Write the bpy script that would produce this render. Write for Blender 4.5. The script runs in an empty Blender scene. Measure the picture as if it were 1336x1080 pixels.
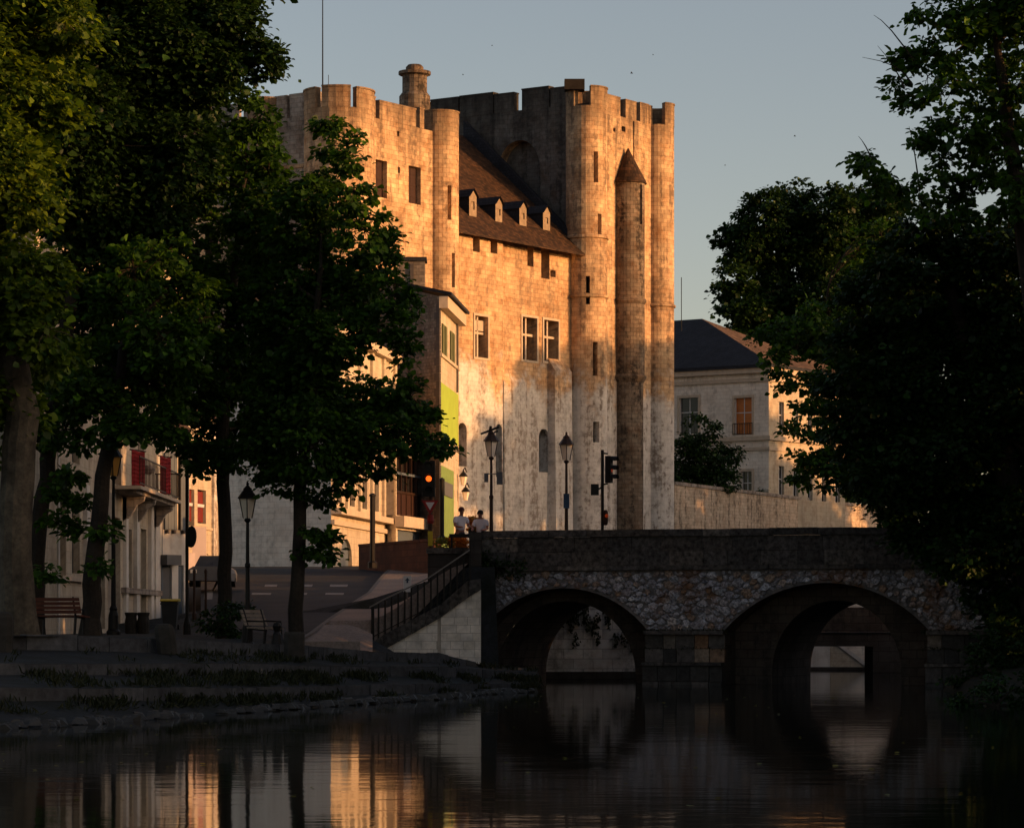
import bpy, math, random
import numpy as np
from mathutils import Vector, Matrix
R = math.radians
rnd = random.Random(7)
nrg = np.random.default_rng(11)
sc = bpy.context.scene
C = sc.collection

# ------------------------------------------------------------------ camera, sky, sun, exposure
FPX, CX, HY, H = 4000.0, 668.0, 815.0, 1.9      # focal length in photo pixels, principal column, horizon row, eye height over the water
cam = bpy.data.cameras.new('camera'); cam.sensor_width = 36; cam.sensor_fit = 'HORIZONTAL'
cam.lens = 36 * FPX / 1336; cam.shift_y = (HY - 540) / 1336; cam.clip_start = 0.5; cam.clip_end = 6000
co = bpy.data.objects.new('camera', cam); C.objects.link(co)
co.location = (0, 0, H); co.rotation_euler = (R(90), 0, 0); sc.camera = co

SUN_EL = R(7.5); SX, SY = 0.955, -0.2966          # horizontal direction towards the sun
w = bpy.data.worlds.new('World'); sc.world = w; w.use_nodes = True
nt = w.node_tree; nt.nodes.clear()
sky = nt.nodes.new('ShaderNodeTexSky'); sky.sky_type = 'NISHITA'; sky.sun_disc = False
sky.sun_elevation = SUN_EL; sky.sun_rotation = math.atan2(SX, SY); sky.air_density = 0.7; sky.dust_density = 1.5; sky.ozone_density = 0.5
bg = nt.nodes.new('ShaderNodeBackground'); bg.inputs[1].default_value = 0.112
wo = nt.nodes.new('ShaderNodeOutputWorld')
wb = nt.nodes.new('ShaderNodeMixRGB'); wb.blend_type = 'MULTIPLY'; wb.inputs[0].default_value = 1; wb.inputs[2].default_value = (1.13, .935, .83, 1)   # white balance
nt.links.new(sky.outputs[0], wb.inputs[1]); nt.links.new(wb.outputs[0], bg.inputs[0]); nt.links.new(bg.outputs[0], wo.inputs[0])
sl = bpy.data.lights.new('sun', 'SUN'); sl.energy = 3.4; sl.angle = R(0.55); sl.color = (1.0, 0.47, 0.17)
so = bpy.data.objects.new('sun', sl); C.objects.link(so)
so.rotation_euler = Vector((-SX * math.cos(SUN_EL), -SY * math.cos(SUN_EL), -math.sin(SUN_EL))).to_track_quat('-Z', 'Y').to_euler()
sc.view_settings.view_transform = 'Standard'; sc.view_settings.look = 'None'
sc.view_settings.exposure = 0.75; sc.view_settings.gamma = 1.0; sc.view_settings.use_curve_mapping = False
sc.cycles.use_denoising = True; sc.cycles.max_bounces = 6; sc.cycles.diffuse_bounces = 3; sc.cycles.glossy_bounces = 3
sc.cycles.sample_clamp_indirect = 6

# ------------------------------------------------------------------ helpers
def PX(px, Y): return (px - CX) / FPX * Y
def PZ(py, Y): return H + (HY - py) / FPX * Y
def P(px, py, Y): return Vector((PX(px, Y), Y, PZ(py, Y)))
V = Vector
UP = V((0, 0, 1))
ORIGIN = {}
def tag(o, label=None, cat=None, group=None, kind=None):
    if label: o['label'] = label
    if cat: o['category'] = cat
    if group: o['group'] = group
    if kind: o['kind'] = kind
    return o
def thing(name, loc, label, cat, group=None):
    o = bpy.data.objects.new(name, None); C.objects.link(o); o.location = loc; o.empty_display_size = .3
    ORIGIN[o] = V(loc)
    return tag(o, label, cat, group)
def copy_tree(o, parent=None, off=None, label=None):
    c = o.copy(); C.objects.link(c); c.parent = parent
    if off is not None: c.location = o.location + off
    ORIGIN[c] = ORIGIN[o] + (off or V((0, 0, 0)))
    if label: c['label'] = label
    for ch in [x for x in C.objects if x.parent == o]:
        copy_tree(ch, c)
    return c
class MB:
    """collects faces, links them as one mesh object"""
    def __init__(s): s.v = []; s.f = []; s.uv = []; s.m = []; s.sm = []
    def face(s, pts, uv=None, m=0, smooth=False):
        pts = [V(p) for p in pts]; i = len(s.v); s.v += pts
        s.f.append(list(range(i, i + len(pts))))
        if uv is None:
            n = V((0, 0, 0))
            for a in range(len(pts)):
                n += (pts[a] - pts[0]).cross(pts[(a + 1) % len(pts)] - pts[0])
            if n.length > 0: n.normalize()
            if abs(n.z) > .7: uv = [(p.x, p.y) for p in pts]
            else:
                t = V((-n.y, n.x, 0)); t = t.normalized() if t.length > 0 else V((1, 0, 0))
                uv = [(p.dot(t), p.z) for p in pts]
        s.uv.append(uv); s.m.append(m); s.sm.append(smooth)
    def box(s, o, a, b, c, m=0):
        o, a, b, c = V(o), V(a), V(b), V(c)
        p = [o, o + a, o + a + b, o + b]; q = [x + c for x in p]
        if a.cross(b).dot(c) < 0: p.reverse(); q.reverse()
        s.face(p[::-1], m=m); s.face(q, m=m)
        for i in range(4): s.face([p[i], p[(i + 1) % 4], q[(i + 1) % 4], q[i]], m=m)
        return s
    def cbox(s, c, sx, sy, sz, rz=0, m=0):
        """box standing on c (bottom centre)"""
        a = V((math.cos(rz), math.sin(rz), 0)); b = V((-a.y, a.x, 0)); c = V(c)
        return s.box(c - a * sx / 2 - b * sy / 2, a * sx, b * sy, UP * sz, m)
    def prism(s, poly, d, m=0):
        d = V(d); p = [V(x) for x in poly]; q = [x + d for x in p]
        n = V((0, 0, 0))
        for a in range(1, len(p) - 1): n += (p[a] - p[0]).cross(p[a + 1] - p[0])
        if n.dot(d) < 0: p.reverse(); q.reverse()
        s.face(p[::-1], m=m); s.face(q, m=m)
        for i in range(len(p)): s.face([p[i], p[(i + 1) % len(p)], q[(i + 1) % len(p)], q[i]], m=m)
        return s
    def tube(s, path, rad, seg=8, m=0, caps=True):
        path = [V(p) for p in path]
        if not hasattr(rad, '__len__'): rad = [rad] * len(path)
        rings = []
        ref = None
        for i, p in enumerate(path):
            t = (path[min(i + 1, len(path) - 1)] - path[max(i - 1, 0)]).normalized()
            if ref is None: ref = V((1, 0, 0)) if abs(t.x) < .9 else V((0, 1, 0))
            a = (ref - t * ref.dot(t)).normalized(); b = t.cross(a); ref = a
            rings.append([p + (a * math.cos(k * 2 * math.pi / seg) + b * math.sin(k * 2 * math.pi / seg)) * rad[i] for k in range(seg)])
        L = 0
        for i in range(len(rings) - 1):
            d = (path[i + 1] - path[i]).length
            for k in range(seg):
                k2 = (k + 1) % seg; w_ = rad[i] * 2 * math.pi / seg
                s.face([rings[i][k], rings[i][k2], rings[i + 1][k2], rings[i + 1][k]],
                       [(k * w_, L), ((k + 1) * w_, L), ((k + 1) * w_, L + d), (k * w_, L + d)], m, True)
            L += d
        if caps:
            s.face(rings[0][::-1], m=m); s.face(rings[-1], m=m)
        return s
    def lathe(s, c, prof, seg=12, m=0, smooth=True):
        """prof: (radius, height) from bottom to top"""
        c = V(c)
        for i in range(len(prof) - 1):
            (r0, z0), (r1, z1) = prof[i], prof[i + 1]
            for k in range(seg):
                a0, a1 = k * 2 * math.pi / seg, (k + 1) * 2 * math.pi / seg
                q = [(r0, z0, a0), (r0, z0, a1), (r1, z1, a1), (r1, z1, a0)]
                pts = [c + V((r * math.cos(a), r * math.sin(a), z)) for r, z, a in q]
                if r0 < 1e-6: pts = [pts[0], pts[2], pts[3]]
                elif r1 < 1e-6: pts = pts[:3]
                rr = max(r0, r1)
                uv = [(a0 * rr, z0), (a1 * rr, z0), (a1 * rr, z1 if abs(z1 - z0) > .01 else z0 + abs(r1 - r0)), (a0 * rr, z1)][:len(pts)]
                s.face(pts, uv, m, smooth)
        for r, z, fl in ((prof[0][0], prof[0][1], 1), (prof[-1][0], prof[-1][1], 0)):
            if r > 1e-6:
                ring = [c + V((r * math.cos(k * 2 * math.pi / seg), r * math.sin(k * 2 * math.pi / seg), z)) for k in range(seg)]
                s.face(ring[::-1] if fl else ring, m=m)
        return s
    def mesh(s, name, mats, off=V((0, 0, 0))):
        me = bpy.data.meshes.new(name)
        me.from_pydata([tuple(p - off) for p in s.v], [], s.f)
        for mt in (mats if isinstance(mats, (list, tuple)) else [mats]): me.materials.append(mt)
        ul = me.uv_layers.new(name='UVMap')
        ul.data.foreach_set('uv', [c for f in s.uv for p in f for c in p])
        me.polygons.foreach_set('material_index', s.m); me.polygons.foreach_set('use_smooth', s.sm)
        me.update(); return me
    def build(s, name, mats, parent=None, loc=None, label=None):
        base = V(loc) if loc is not None else (ORIGIN[parent] if parent else V((0, 0, 0)))
        o = bpy.data.objects.new(name, s.mesh(name, mats, base)); C.objects.link(o)
        if parent: o.parent = parent; o.location = base - ORIGIN[parent]
        else: o.location = base
        ORIGIN[o] = base
        if label: o['label'] = label
        return o
def panel(mb, f, A, Z, holes=(), depth=.3, m=0, step=None, uo=0):
    """wall sheet f(a, z, inward depth) with rectangular openings and their reveals"""
    a0, a1 = A; z0, z1 = Z
    As = {a0, a1}; Zs = {z0, z1}
    for h in holes: As |= {h[0], h[1]}; Zs |= {h[2], h[3]}
    As = sorted(x for x in As if a0 <= x <= a1); Zs = sorted(x for x in Zs if z0 <= x <= z1)
    if step:
        o = []
        for p, q in zip(As, As[1:]):
            n = max(1, math.ceil((q - p) / step)); o += [p + (q - p) * i / n for i in range(n)]
        As = o + [As[-1]]
    for i in range(len(As) - 1):
        for j in range(len(Zs) - 1):
            ca, cz = (As[i] + As[i + 1]) / 2, (Zs[j] + Zs[j + 1]) / 2
            if any(h[0] < ca < h[1] and h[2] < cz < h[3] for h in holes): continue
            q = [(As[i], Zs[j]), (As[i + 1], Zs[j]), (As[i + 1], Zs[j + 1]), (As[i], Zs[j + 1])]
            mb.face([f(a, z, 0) for a, z in q], [(a + uo, z) for a, z in q], m, bool(step))
    for h in holes:
        c = [(h[0], h[2]), (h[1], h[2]), (h[1], h[3]), (h[0], h[3])]
        for k in range(4):
            p, q = c[k], c[(k + 1) % 4]
            mb.face([f(*p, 0), f(*q, 0), f(*q, depth), f(*p, depth)], [(0, p[1]), (.3, q[1]), (.3, q[1] + .3), (0, p[1] + .3)], m)
def arc_f(c, R_):
    c = V(c)
    def f(a, z, d):
        t = a / R_
        return V((c.x + (R_ - d) * math.cos(t), c.y + (R_ - d) * math.sin(t), z))
    return f
def flat_f(o, d, n):
    """o origin, d unit direction along wall, n outward unit normal"""
    o, d, n = V(o), V(d), V(n)
    def f(a, z, dep): p = o + d * a - n * dep; return V((p.x, p.y, z))
    return f
def clip_poly(poly, a, b, c):
    """keep a*x+b*y<=c"""
    out = []
    for i in range(len(poly)):
        p, q = poly[i], poly[(i + 1) % len(poly)]
        dp, dq = a * p[0] + b * p[1] - c, a * q[0] + b * q[1] - c
        if dp <= 0: out.append(p)
        if dp * dq < 0:
            t = dp / (dp - dq); out.append((p[0] + (q[0] - p[0]) * t, p[1] + (q[1] - p[1]) * t))
    return out

# ------------------------------------------------------------------ materials
class NT:
    def __init__(s, name):
        s.mat = bpy.data.materials.new(name); s.mat.use_nodes = True
        s.t = s.mat.node_tree; s.n = s.t.nodes; s.b = s.n['Principled BSDF']; s.b.inputs['Specular IOR Level'].default_value = .25
    def node(s, t, **kw):
        n = s.n.new('ShaderNode' + t)
        for k, v_ in kw.items():
            if k in n.inputs: n.inputs[k].default_value = v_
            else: setattr(n, k, v_)
        return n
    def link(s, a, b): s.t.links.new(a, b)
    def coord(s, kind, scale=(1, 1, 1)):
        tc = s.node('TexCoord'); mp = s.node('Mapping'); mp.inputs['Scale'].default_value = scale
        s.link(tc.outputs[kind], mp.inputs[0]); return mp.outputs[0]
    def noise(s, vec, scale, detail=4, rough=.55):
        n = s.node('TexNoise'); n.inputs['Scale'].default_value = scale; n.inputs['Detail'].default_value = detail; n.inputs['Roughness'].default_value = rough
        s.link(vec, n.inputs['Vector']); return n.outputs['Fac']
    def ramp(s, fac, stops):
        r = s.node('ValToRGB'); e = r.color_ramp.elements
        while len(e) < len(stops): e.new(.5)
        for i, (p, c) in enumerate(stops):
            e[i].position = p; e[i].color = (*c, 1) if hasattr(c, '__len__') else (c, c, c, 1)
        s.link(fac, r.inputs[0]); return r.outputs[0]
    def mix(s, fac, a, b, mode='MIX'):
        n = s.node('MixRGB', blend_type=mode)
        for i, x in enumerate((fac, a, b)):
            if hasattr(x, 'node'): s.link(x, n.inputs[i])
            else: n.inputs[i].default_value = x if i == 0 else (*x, 1) if hasattr(x, '__len__') else (x, x, x, 1)
        return n.outputs[0]
    def math(s, op, a, b=0., c=None):
        n = s.node('Math', operation=op)
        for i, x in enumerate((a, b)):
            if hasattr(x, 'node'): s.link(x, n.inputs[i])
            else: n.inputs[i].default_value = x
        return n.outputs[0]
    def bump(s, h, strength=.4, dist=.02):
        n = s.node('Bump'); n.inputs['Strength'].default_value = strength; n.inputs['Distance'].default_value = dist
        s.link(h, n.inputs['Height']); s.link(n.outputs[0], s.b.inputs['Normal'])
    def col(s, c):
        if hasattr(c, 'node'): s.link(c, s.b.inputs['Base Color'])
        else: s.b.inputs['Base Color'].default_value = (*c, 1)
    def rough(s, r): s.b.inputs['Roughness'].default_value = r
def scl(c, k): return tuple(x * k for x in c)
def m_plain(name, c, rough=.6, metal=0, var=.25, scale=3.):
    t = NT(name); o = t.coord('Object')
    n = t.noise(o, scale, 5)
    t.col(t.ramp(n, [(.25, scl(c, 1 - var)), (.75, scl(c, 1 + var))])); t.rough(rough); t.b.inputs['Metallic'].default_value = metal
    return t.mat
def m_ashlar(name, c, bw=.55, bh=.3, mortar=.6, var=.3, stain=(.25, .2, .16), amount=.5, streak=1., topz=None, bump=.5, blk=.16, pale=None):
    t = NT(name); uv = t.coord('UV'); ob = t.coord('Object')
    br = t.node('TexBrick'); br.inputs['Scale'].default_value = 1; br.inputs['Brick Width'].default_value = bw; br.inputs['Row Height'].default_value = bh
    br.inputs['Mortar Size'].default_value = .018; br.inputs['Mortar Smooth'].default_value = .4; br.inputs['Bias'].default_value = 0
    br.inputs['Color1'].default_value = (*scl(c, 1 + blk), 1); br.inputs['Color2'].default_value = (*scl(c, 1 - blk), 1); br.inputs['Mortar'].default_value = (*scl(c, mortar), 1)
    t.link(uv, br.inputs['Vector'])
    big = t.noise(ob, .35, 6, .65)
    col = t.mix(1., br.outputs['Color'], t.ramp(big, [(.3, 1 - var), (.7, 1 + var * .4)]), 'MULTIPLY')
    mid = t.noise(ob, 1.1, 5, .7)
    col = t.mix(1., col, t.ramp(mid, [(.3, (1 - var * .9, 1 - var * 1.25, 1 - var * 1.5)), (.5, (1., 1 - var * .12, 1 - var * .2)), (.7, (1 + var * .35, 1 + var * .45, 1 + var * .45))]), 'MULTIPLY')
    if pale is not None:                                # shade at the foot lifted in the colour: paler, greyer stone, ragged upper limit
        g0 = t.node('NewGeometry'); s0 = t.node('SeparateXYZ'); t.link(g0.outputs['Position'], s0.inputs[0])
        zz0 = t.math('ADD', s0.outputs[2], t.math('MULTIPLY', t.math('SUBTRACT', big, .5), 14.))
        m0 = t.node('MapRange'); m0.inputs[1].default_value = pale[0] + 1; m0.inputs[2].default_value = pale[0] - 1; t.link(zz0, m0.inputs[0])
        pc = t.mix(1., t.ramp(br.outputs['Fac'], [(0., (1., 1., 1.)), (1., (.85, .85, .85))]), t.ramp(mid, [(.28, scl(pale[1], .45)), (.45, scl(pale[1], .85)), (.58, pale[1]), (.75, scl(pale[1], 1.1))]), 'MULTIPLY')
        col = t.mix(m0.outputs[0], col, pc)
    st = t.noise(t.coord('Object', (1.6 * streak, 1.6 * streak, .16)), 1., 6, .6)
    fine = t.noise(ob, 2.6, 6, .7)
    mk = t.math('MULTIPLY', st, fine)
    mask = t.ramp(mk, [(.245, 0.), (.35, 1.)])
    col = t.mix(t.math('MULTIPLY', mask, amount), col, stain)
    if topz is not None:
        g = t.node('NewGeometry'); sp = t.node('SeparateXYZ'); t.link(g.outputs['Position'], sp.inputs[0])
        zz = t.math('ADD', sp.outputs[2], t.math('MULTIPLY', t.math('SUBTRACT', st, .5), 5.5))
        mr = t.node('MapRange'); mr.inputs[1].default_value = topz - 4.; mr.inputs[2].default_value = topz; t.link(zz, mr.inputs[0])
        col = t.mix(t.math('MULTIPLY', mr.outputs[0], .8), col, scl(stain, .55))
    t.col(col); t.rough(.9)
    h = t.math('ADD', t.math('MULTIPLY', br.outputs['Fac'], -.8), t.math('MULTIPLY', fine, .5))
    t.bump(h, bump, .04); return t.mat
def m_object_var(name, stops, rough=.85, bump=.4, scale=6., speck=.35):
    """colour drawn per object (Object Info random) with grain on top"""
    t = NT(name); oi = t.node('ObjectInfo'); ob = t.coord('Object')
    g = t.node('NewGeometry')
    c = t.ramp(oi.outputs['Random'], stops)
    n = t.noise(g.outputs['Position'], scale, 6, .65)
    t.col(t.mix(1., c, t.ramp(n, [(.3, 1 - speck), (.7, 1 + speck)]), 'MULTIPLY')); t.rough(rough); t.bump(n, bump, .03); return t.mat
def m_leaf(name, c, c2, trans=.25):
    t = NT(name); at = t.node('Attribute', attribute_name='tint')
    col = t.mix(at.outputs['Fac'], c, c2); t.col(col); t.rough(.55)
    tr = t.node('BsdfTranslucent'); t.link(t.mix(1., col, (1.6, 1.5, .6), 'MULTIPLY'), tr.inputs[0])
    mx = t.node('MixShader'); mx.inputs[0].default_value = trans
    t.link(t.b.outputs[0], mx.inputs[1]); t.link(tr.outputs[0], mx.inputs[2]); t.link(mx.outputs[0], t.n['Material Output'].inputs[0])
    return t.mat
M = {}
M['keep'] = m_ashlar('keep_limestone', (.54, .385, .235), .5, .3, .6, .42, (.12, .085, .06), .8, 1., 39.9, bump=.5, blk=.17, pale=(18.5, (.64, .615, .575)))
M['keep_left'] = m_ashlar('keep_limestone_low_tower', (.54, .385, .235), .5, .3, .6, .42, (.13, .09, .06), .75, 1., 36.0, bump=.5, blk=.17)
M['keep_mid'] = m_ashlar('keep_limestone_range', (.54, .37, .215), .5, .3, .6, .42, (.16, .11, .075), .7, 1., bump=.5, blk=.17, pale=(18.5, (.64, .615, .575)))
M['keep_stained'] = m_ashlar('keep_limestone_stained', (.19, .155, .12), .5, .29, .5, .5, (.03, .024, .019), 1., .7, None, .5, .2)
M['keep_north'] = m_ashlar('keep_limestone_side_shade', (.135, .125, .115), .46, .27, .7, .4, (.03, .028, .026), .8, 1., 40.)  # side of the tall tower: staining plus its shade darkened into the colour
M['lichen'] = m_plain('black_lichen_stone', (.022, .018, .015), .95, 0, .4)
M['keep_dark'] = m_ashlar('keep_limestone_weathered_shade', (.38, .34, .30), .5, .29, .6, .35, (.07, .06, .05), .7, 1.)  # weathered stone; also the low tower's side, its shade put into the colour
M['dormer'] = m_plain('weathered_dormer_stone', (.24, .185, .13), .9, 0, .3)
M['void'] = m_plain('dark_opening', (.006, .004, .003), .8)
M['shutter_brown'] = m_plain('brown_shutter_paint', (.028, .010, .007), .7)
M['frame_stone'] = m_plain('dressed_stone', (.46, .38, .29), .85, 0, .15)
M['glass'] = m_plain('window_glass', (.02, .022, .025), .08)
M['glass_lit'] = m_plain('lit_window_glass', (.42, .13, .02), .35)  # orange colour stands in for the light in the window
def m_roof(name, c, bw, bh, var=.4):
    t = NT(name); uv = t.coord('UV'); br = t.node('TexBrick')
    br.inputs['Scale'].default_value = 1; br.inputs['Brick Width'].default_value = bw; br.inputs['Row Height'].default_value = bh; br.inputs['Mortar Size'].default_value = .014
    br.inputs['Color1'].default_value = (*scl(c, 1 + var), 1); br.inputs['Color2'].default_value = (*scl(c, 1 - var), 1); br.inputs['Mortar'].default_value = (*scl(c, .35), 1)
    t.link(uv, br.inputs[0]); n = t.noise(t.coord('Object'), .8, 6, .7)
    t.col(t.mix(1., br.outputs[0], t.ramp(n, [(.3, .6), (.7, 1.25)]), 'MULTIPLY')); t.rough(.8)
    t.bump(br.outputs['Fac'], .6, -.02); return t.mat
M['tile'] = m_roof('brown_roof_tiles', (.050, .025, .012), .3, .24, .65)
M['slate'] = m_roof('blue_grey_slate', (.022, .024, .032), .25, .2, .2)
M['tile_pale'] = m_roof('pale_roof_tiles', (.13, .085, .06), .22, .3)
M['cream'] = m_ashlar('cream_stone_front', (.50, .44, .34), .7, .35, .8, .22, (.22, .18, .14), .45, 1., None, .2, .05)
M['grey_stone'] = m_ashlar('pale_grey_stone_front', (.72, .665, .58), .6, .3, .8, .16, (.14, .12, .1), .4, 1., None, .25, .06)
M['rubble_gable'] = m_ashlar('rubble_gable', (.22, .19, .16), .34, .2, .55, .35, (.06, .05, .045), .6, 1., None, .5, .25)
M['quoin'] = m_plain('dark_quoin', (.09, .08, .075), .9)
M['white'] = m_ashlar('white_render', (.62, .60, .56), 3, 2, .95, .18, (.3, .27, .23), .4, 1., None, .1, .02)
M['lime'] = m_ashlar('lime_yellow_paint', (.29, .43, .06), 9, 9, 1, .12, (.3, .3, .06), .25, 1., None, .05, 0)
M['green'] = m_plain('faded_green_paint', (.16, .25, .075), .7, 0, .2)
M['shutter_green'] = m_plain('olive_shutter_paint', (.09, .10, .04), .6)
M['bluegrey'] = m_plain('blue_grey_boards', (.085, .11, .14), .6, 0, .1)
M['greydoor'] = m_plain('grey_door_paint', (.10, .105, .115), .6, 0, .1)
M['red'] = m_plain('red_cloth', (.22, .010, .012), .8, 0, .3, 2.)
M['redpaint'] = m_plain('dark_red_paint', (.16, .018, .01), .5)
M['pink'] = m_plain('pale_mauve_paint', (.42, .36, .37), .6, 0, .06)
M['iron'] = m_plain('black_iron', (.012, .011, .010), .5, .3)
M['iron_brown'] = m_plain('brown_painted_iron', (.035, .018, .012), .5, .2)
M['steel'] = m_plain('galvanised_rail', (.16, .15, .15), .45, .6)
M['lampglass'] = m_plain('frosted_lamp_glass', (.80, .70, .58), .4, 0, .1)
M['lampglass_amber'] = m_plain('amber_lamp_glass', (.75, .40, .10), .4, 0, .1)
M['bridge'] = m_ashlar('blackened_bridge_stone', (.055, .050, .046), .9, .42, .6, .4, (.018, .017, .015), .8, 1., None, .5, .25)
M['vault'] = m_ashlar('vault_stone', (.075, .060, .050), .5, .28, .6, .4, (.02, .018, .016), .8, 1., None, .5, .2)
M['mortar'] = m_plain('rubble_mortar', (.15, .14, .14), .95, 0, .5, 5.)
M['rubble'] = m_object_var('rubble_stone', [(0, (.17, .165, .18)), (.25, (.33, .335, .37)), (.45, (.23, .215, .235)), (.65, (.43, .435, .48)), (.8, (.25, .20, .18)), (.93, (.27, .18, .12)), (1, (.52, .52, .55))], .95, 1., 13., .9)
def add_rust(mat, lo=.52, hi=.62, c=(.16, .075, .03), sc_=.8):
    t = mat.node_tree; b_ = t.nodes['Principled BSDF']; src = b_.inputs['Base Color'].links[0].from_socket
    g = t.nodes.new('ShaderNodeNewGeometry'); n = t.nodes.new('ShaderNodeTexNoise'); n.inputs['Scale'].default_value = sc_; n.inputs['Detail'].default_value = 5; n.inputs['Roughness'].default_value = .65
    r = t.nodes.new('ShaderNodeValToRGB'); r.color_ramp.elements[0].position = lo; r.color_ramp.elements[1].position = hi
    k = t.nodes.new('ShaderNodeMath'); k.operation = 'MULTIPLY'; k.inputs[1].default_value = .75
    m = t.nodes.new('ShaderNodeMixRGB'); m.inputs[2].default_value = (*c, 1)
    t.links.new(g.outputs['Position'], n.inputs['Vector']); t.links.new(n.outputs['Fac'], r.inputs[0]); t.links.new(r.outputs[0], k.inputs[0]); t.links.new(k.outputs[0], m.inputs[0]); t.links.new(src, m.inputs[1]); t.links.new(m.outputs[0], b_.inputs['Base Color'])
add_rust(M['rubble']); add_rust(M['mortar'])
M['blackblock'] = m_object_var('black_coping_block', [(0, (.045, .042, .04)), (.5, (.08, .074, .07)), (.8, (.06, .052, .045)), (1, (.15, .135, .12))], .9, .8, 7., .85)
M['pierblock'] = m_object_var('pier_block', [(0, (.03, .03, .03)), (.55, (.05, .048, .045)), (.80, (.10, .09, .085)), (.93, (.22, .18, .14)), (1, (.20, .10, .05))], .8, .5, 6., .5)
M['wallblock'] = m_object_var('pale_wall_block', [(0, (.74, .67, .57)), (.5, (.82, .75, .66)), (1, (.71, .66, .59))], .85, .3, 2.2, .32)
M['walljoint'] = m_plain('pale_wall_joint', (.45, .40, .34), .95)
M['kerbblock'] = m_object_var('quay_block', [(0, (.040, .043, .048)), (.5, (.062, .066, .072)), (1, (.046, .049, .052))], .9, .5, 4., .5)
def m_ground(name, c, c2, sc1=.4, sc2=9., bump=.3, rough=.95):
    t = NT(name); g = t.node('NewGeometry'); p = g.outputs['Position']
    a = t.noise(p, sc1, 6, .6); b = t.noise(p, sc2, 4, .7)
    col = t.mix(t.ramp(a, [(.4, 0.), (.62, 1.)]), c, c2)
    t.col(t.mix(1., col, t.ramp(b, [(.25, .55), (.75, 1.4)]), 'MULTIPLY')); t.rough(rough); t.bump(b, bump, .03); return t.mat
M['asphalt'] = m_ground('asphalt', (.008, .011, .017), (.019, .023, .029), .35, 14, .15, .85)
M['path'] = m_ground('pinkish_path', (.24, .19, .165), (.18, .15, .135), .5, 12, .15)
M['gravel'] = m_ground('quay_gravel', (.022, .025, .029), (.012, .015, .012), .9, 7, .8)
M['earth'] = m_ground('earth_and_grass', (.012, .014, .007), (.018, .017, .011), .6, 6, .7)
M['bed'] = m_ground('river_bed', (.02, .02, .015), (.03, .028, .02))
M['paint'] = m_plain('white_road_paint', (.16, .16, .165), .8, 0, .35, 8)
M['bark_pale'] = m_ground('plane_tree_bark', (.085, .072, .052), (.035, .03, .022), 1.6, 9, .5)
M['bark'] = m_ground('dark_bark', (.030, .024, .018), (.018, .015, .012), 1.2, 12, .6)
M['leaf'] = m_leaf('plane_leaf', (.011, .036, .004), (.085, .20, .013), .36)
M['leaf_gold'] = m_leaf('sunlit_plane_leaf', (.013, .040, .005), (.21, .31, .018), .40)  # brighter copy of the plane leaf, sunlight put into its colour
M['leaf_dark'] = m_leaf('dark_leaf', (.007, .022, .004), (.034, .088, .010), .2)
M['leaf_far'] = m_leaf('far_leaf', (.014, .022, .006), (.050, .056, .011), .2)
M['weed'] = m_leaf('weed_leaf', (.012, .018, .005), (.035, .04, .01), .2)
M['bin'] = m_plain('dark_grey_plastic', (.030, .034, .038), .5)
M['yellow'] = m_plain('yellow_plastic', (.42, .33, .02), .5)
M['wood'] = m_plain('weathered_bench_wood', (.17, .14, .11), .8, 0, .3)
M['wood_red'] = m_plain('red_brown_bench_wood', (.10, .035, .022), .7)
M['signwhite'] = m_plain('sign_white', (.55, .55, .55), .5, 0, .05)
M['signblue'] = m_plain('sign_blue', (.02, .05, .10), .5)
M['signred'] = m_plain('sign_red', (.22, .015, .012), .5)
M['brownwall'] = m_ashlar('brown_low_wall', (.075, .032, .018), .8, .3, .7, .3, (.03, .015, .01), .5, 1., None, .3, .2)
M['stonepot'] = m_plain('mossy_stone_pot', (.03, .028, .024), .95, 0, .4, 5)
def m_emit(name, c, s):
    t = NT(name); t.col(c); t.b.inputs['Emission Color'].default_value = (*c, 1); t.b.inputs['Emission Strength'].default_value = s; return t.mat
M['amber'] = m_emit('lit_amber_lens', (1., .12, .01), 1.1)
M['amber_dim'] = m_emit('dim_amber_lens', (.5, .06, .01), .10)

# ------------------------------------------------------------------ setting: water, ground, road, quay
def interp(x, tab):
    if x <= tab[0][0]: return tab[0][1]
    for (a, p), (b, q) in zip(tab, tab[1:]):
        if x <= b: return p + (q - p) * (x - a) / (b - a)
    return tab[-1][1]
def sstep(x, a, b):
    t = min(1, max(0, (x - a) / (b - a))); return t * t * (3 - 2 * t)
def m_water():
    t = NT('river_water'); g = t.node('NewGeometry')
    def mp(sx, sy):
        m = t.node('Mapping'); m.inputs['Scale'].default_value = (sx, sy, 1); t.link(g.outputs['Position'], m.inputs[0]); return m.outputs[0]
    a = t.noise(mp(.9, 1.5), 1., 3, .5); b = t.noise(mp(3.5, 5.), 1., 3, .55); c = t.noise(mp(.12, .35), 1., 3, .5)
    h = t.math('ADD', t.math('MULTIPLY', a, .5), t.math('MULTIPLY', b, .16))
    h = t.math('MULTIPLY', h, t.ramp(c, [(.35, .25), (.65, 1.)]))
    t.bump(h, .15, .05)
    t.col((.006, .008, .006)); t.rough(.045); t.b.inputs['IOR'].default_value = 1.33; t.b.inputs['Specular IOR Level'].default_value = .5
    return t.mat
M['water'] = m_water()
mb = MB(); mb.face([(-60, -80, 0), (110, -80, 0), (110, 139, 0), (-60, 139, 0)])
river = tag(mb.build('river', M['water']), kind='structure')
mb = MB(); mb.face([(-300, -120, -1.6), (500, -120, -1.6), (500, 900, -1.6), (-300, 900, -1.6)])
tag(mb.build('river_bed', M['bed']), kind='structure')

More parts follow.
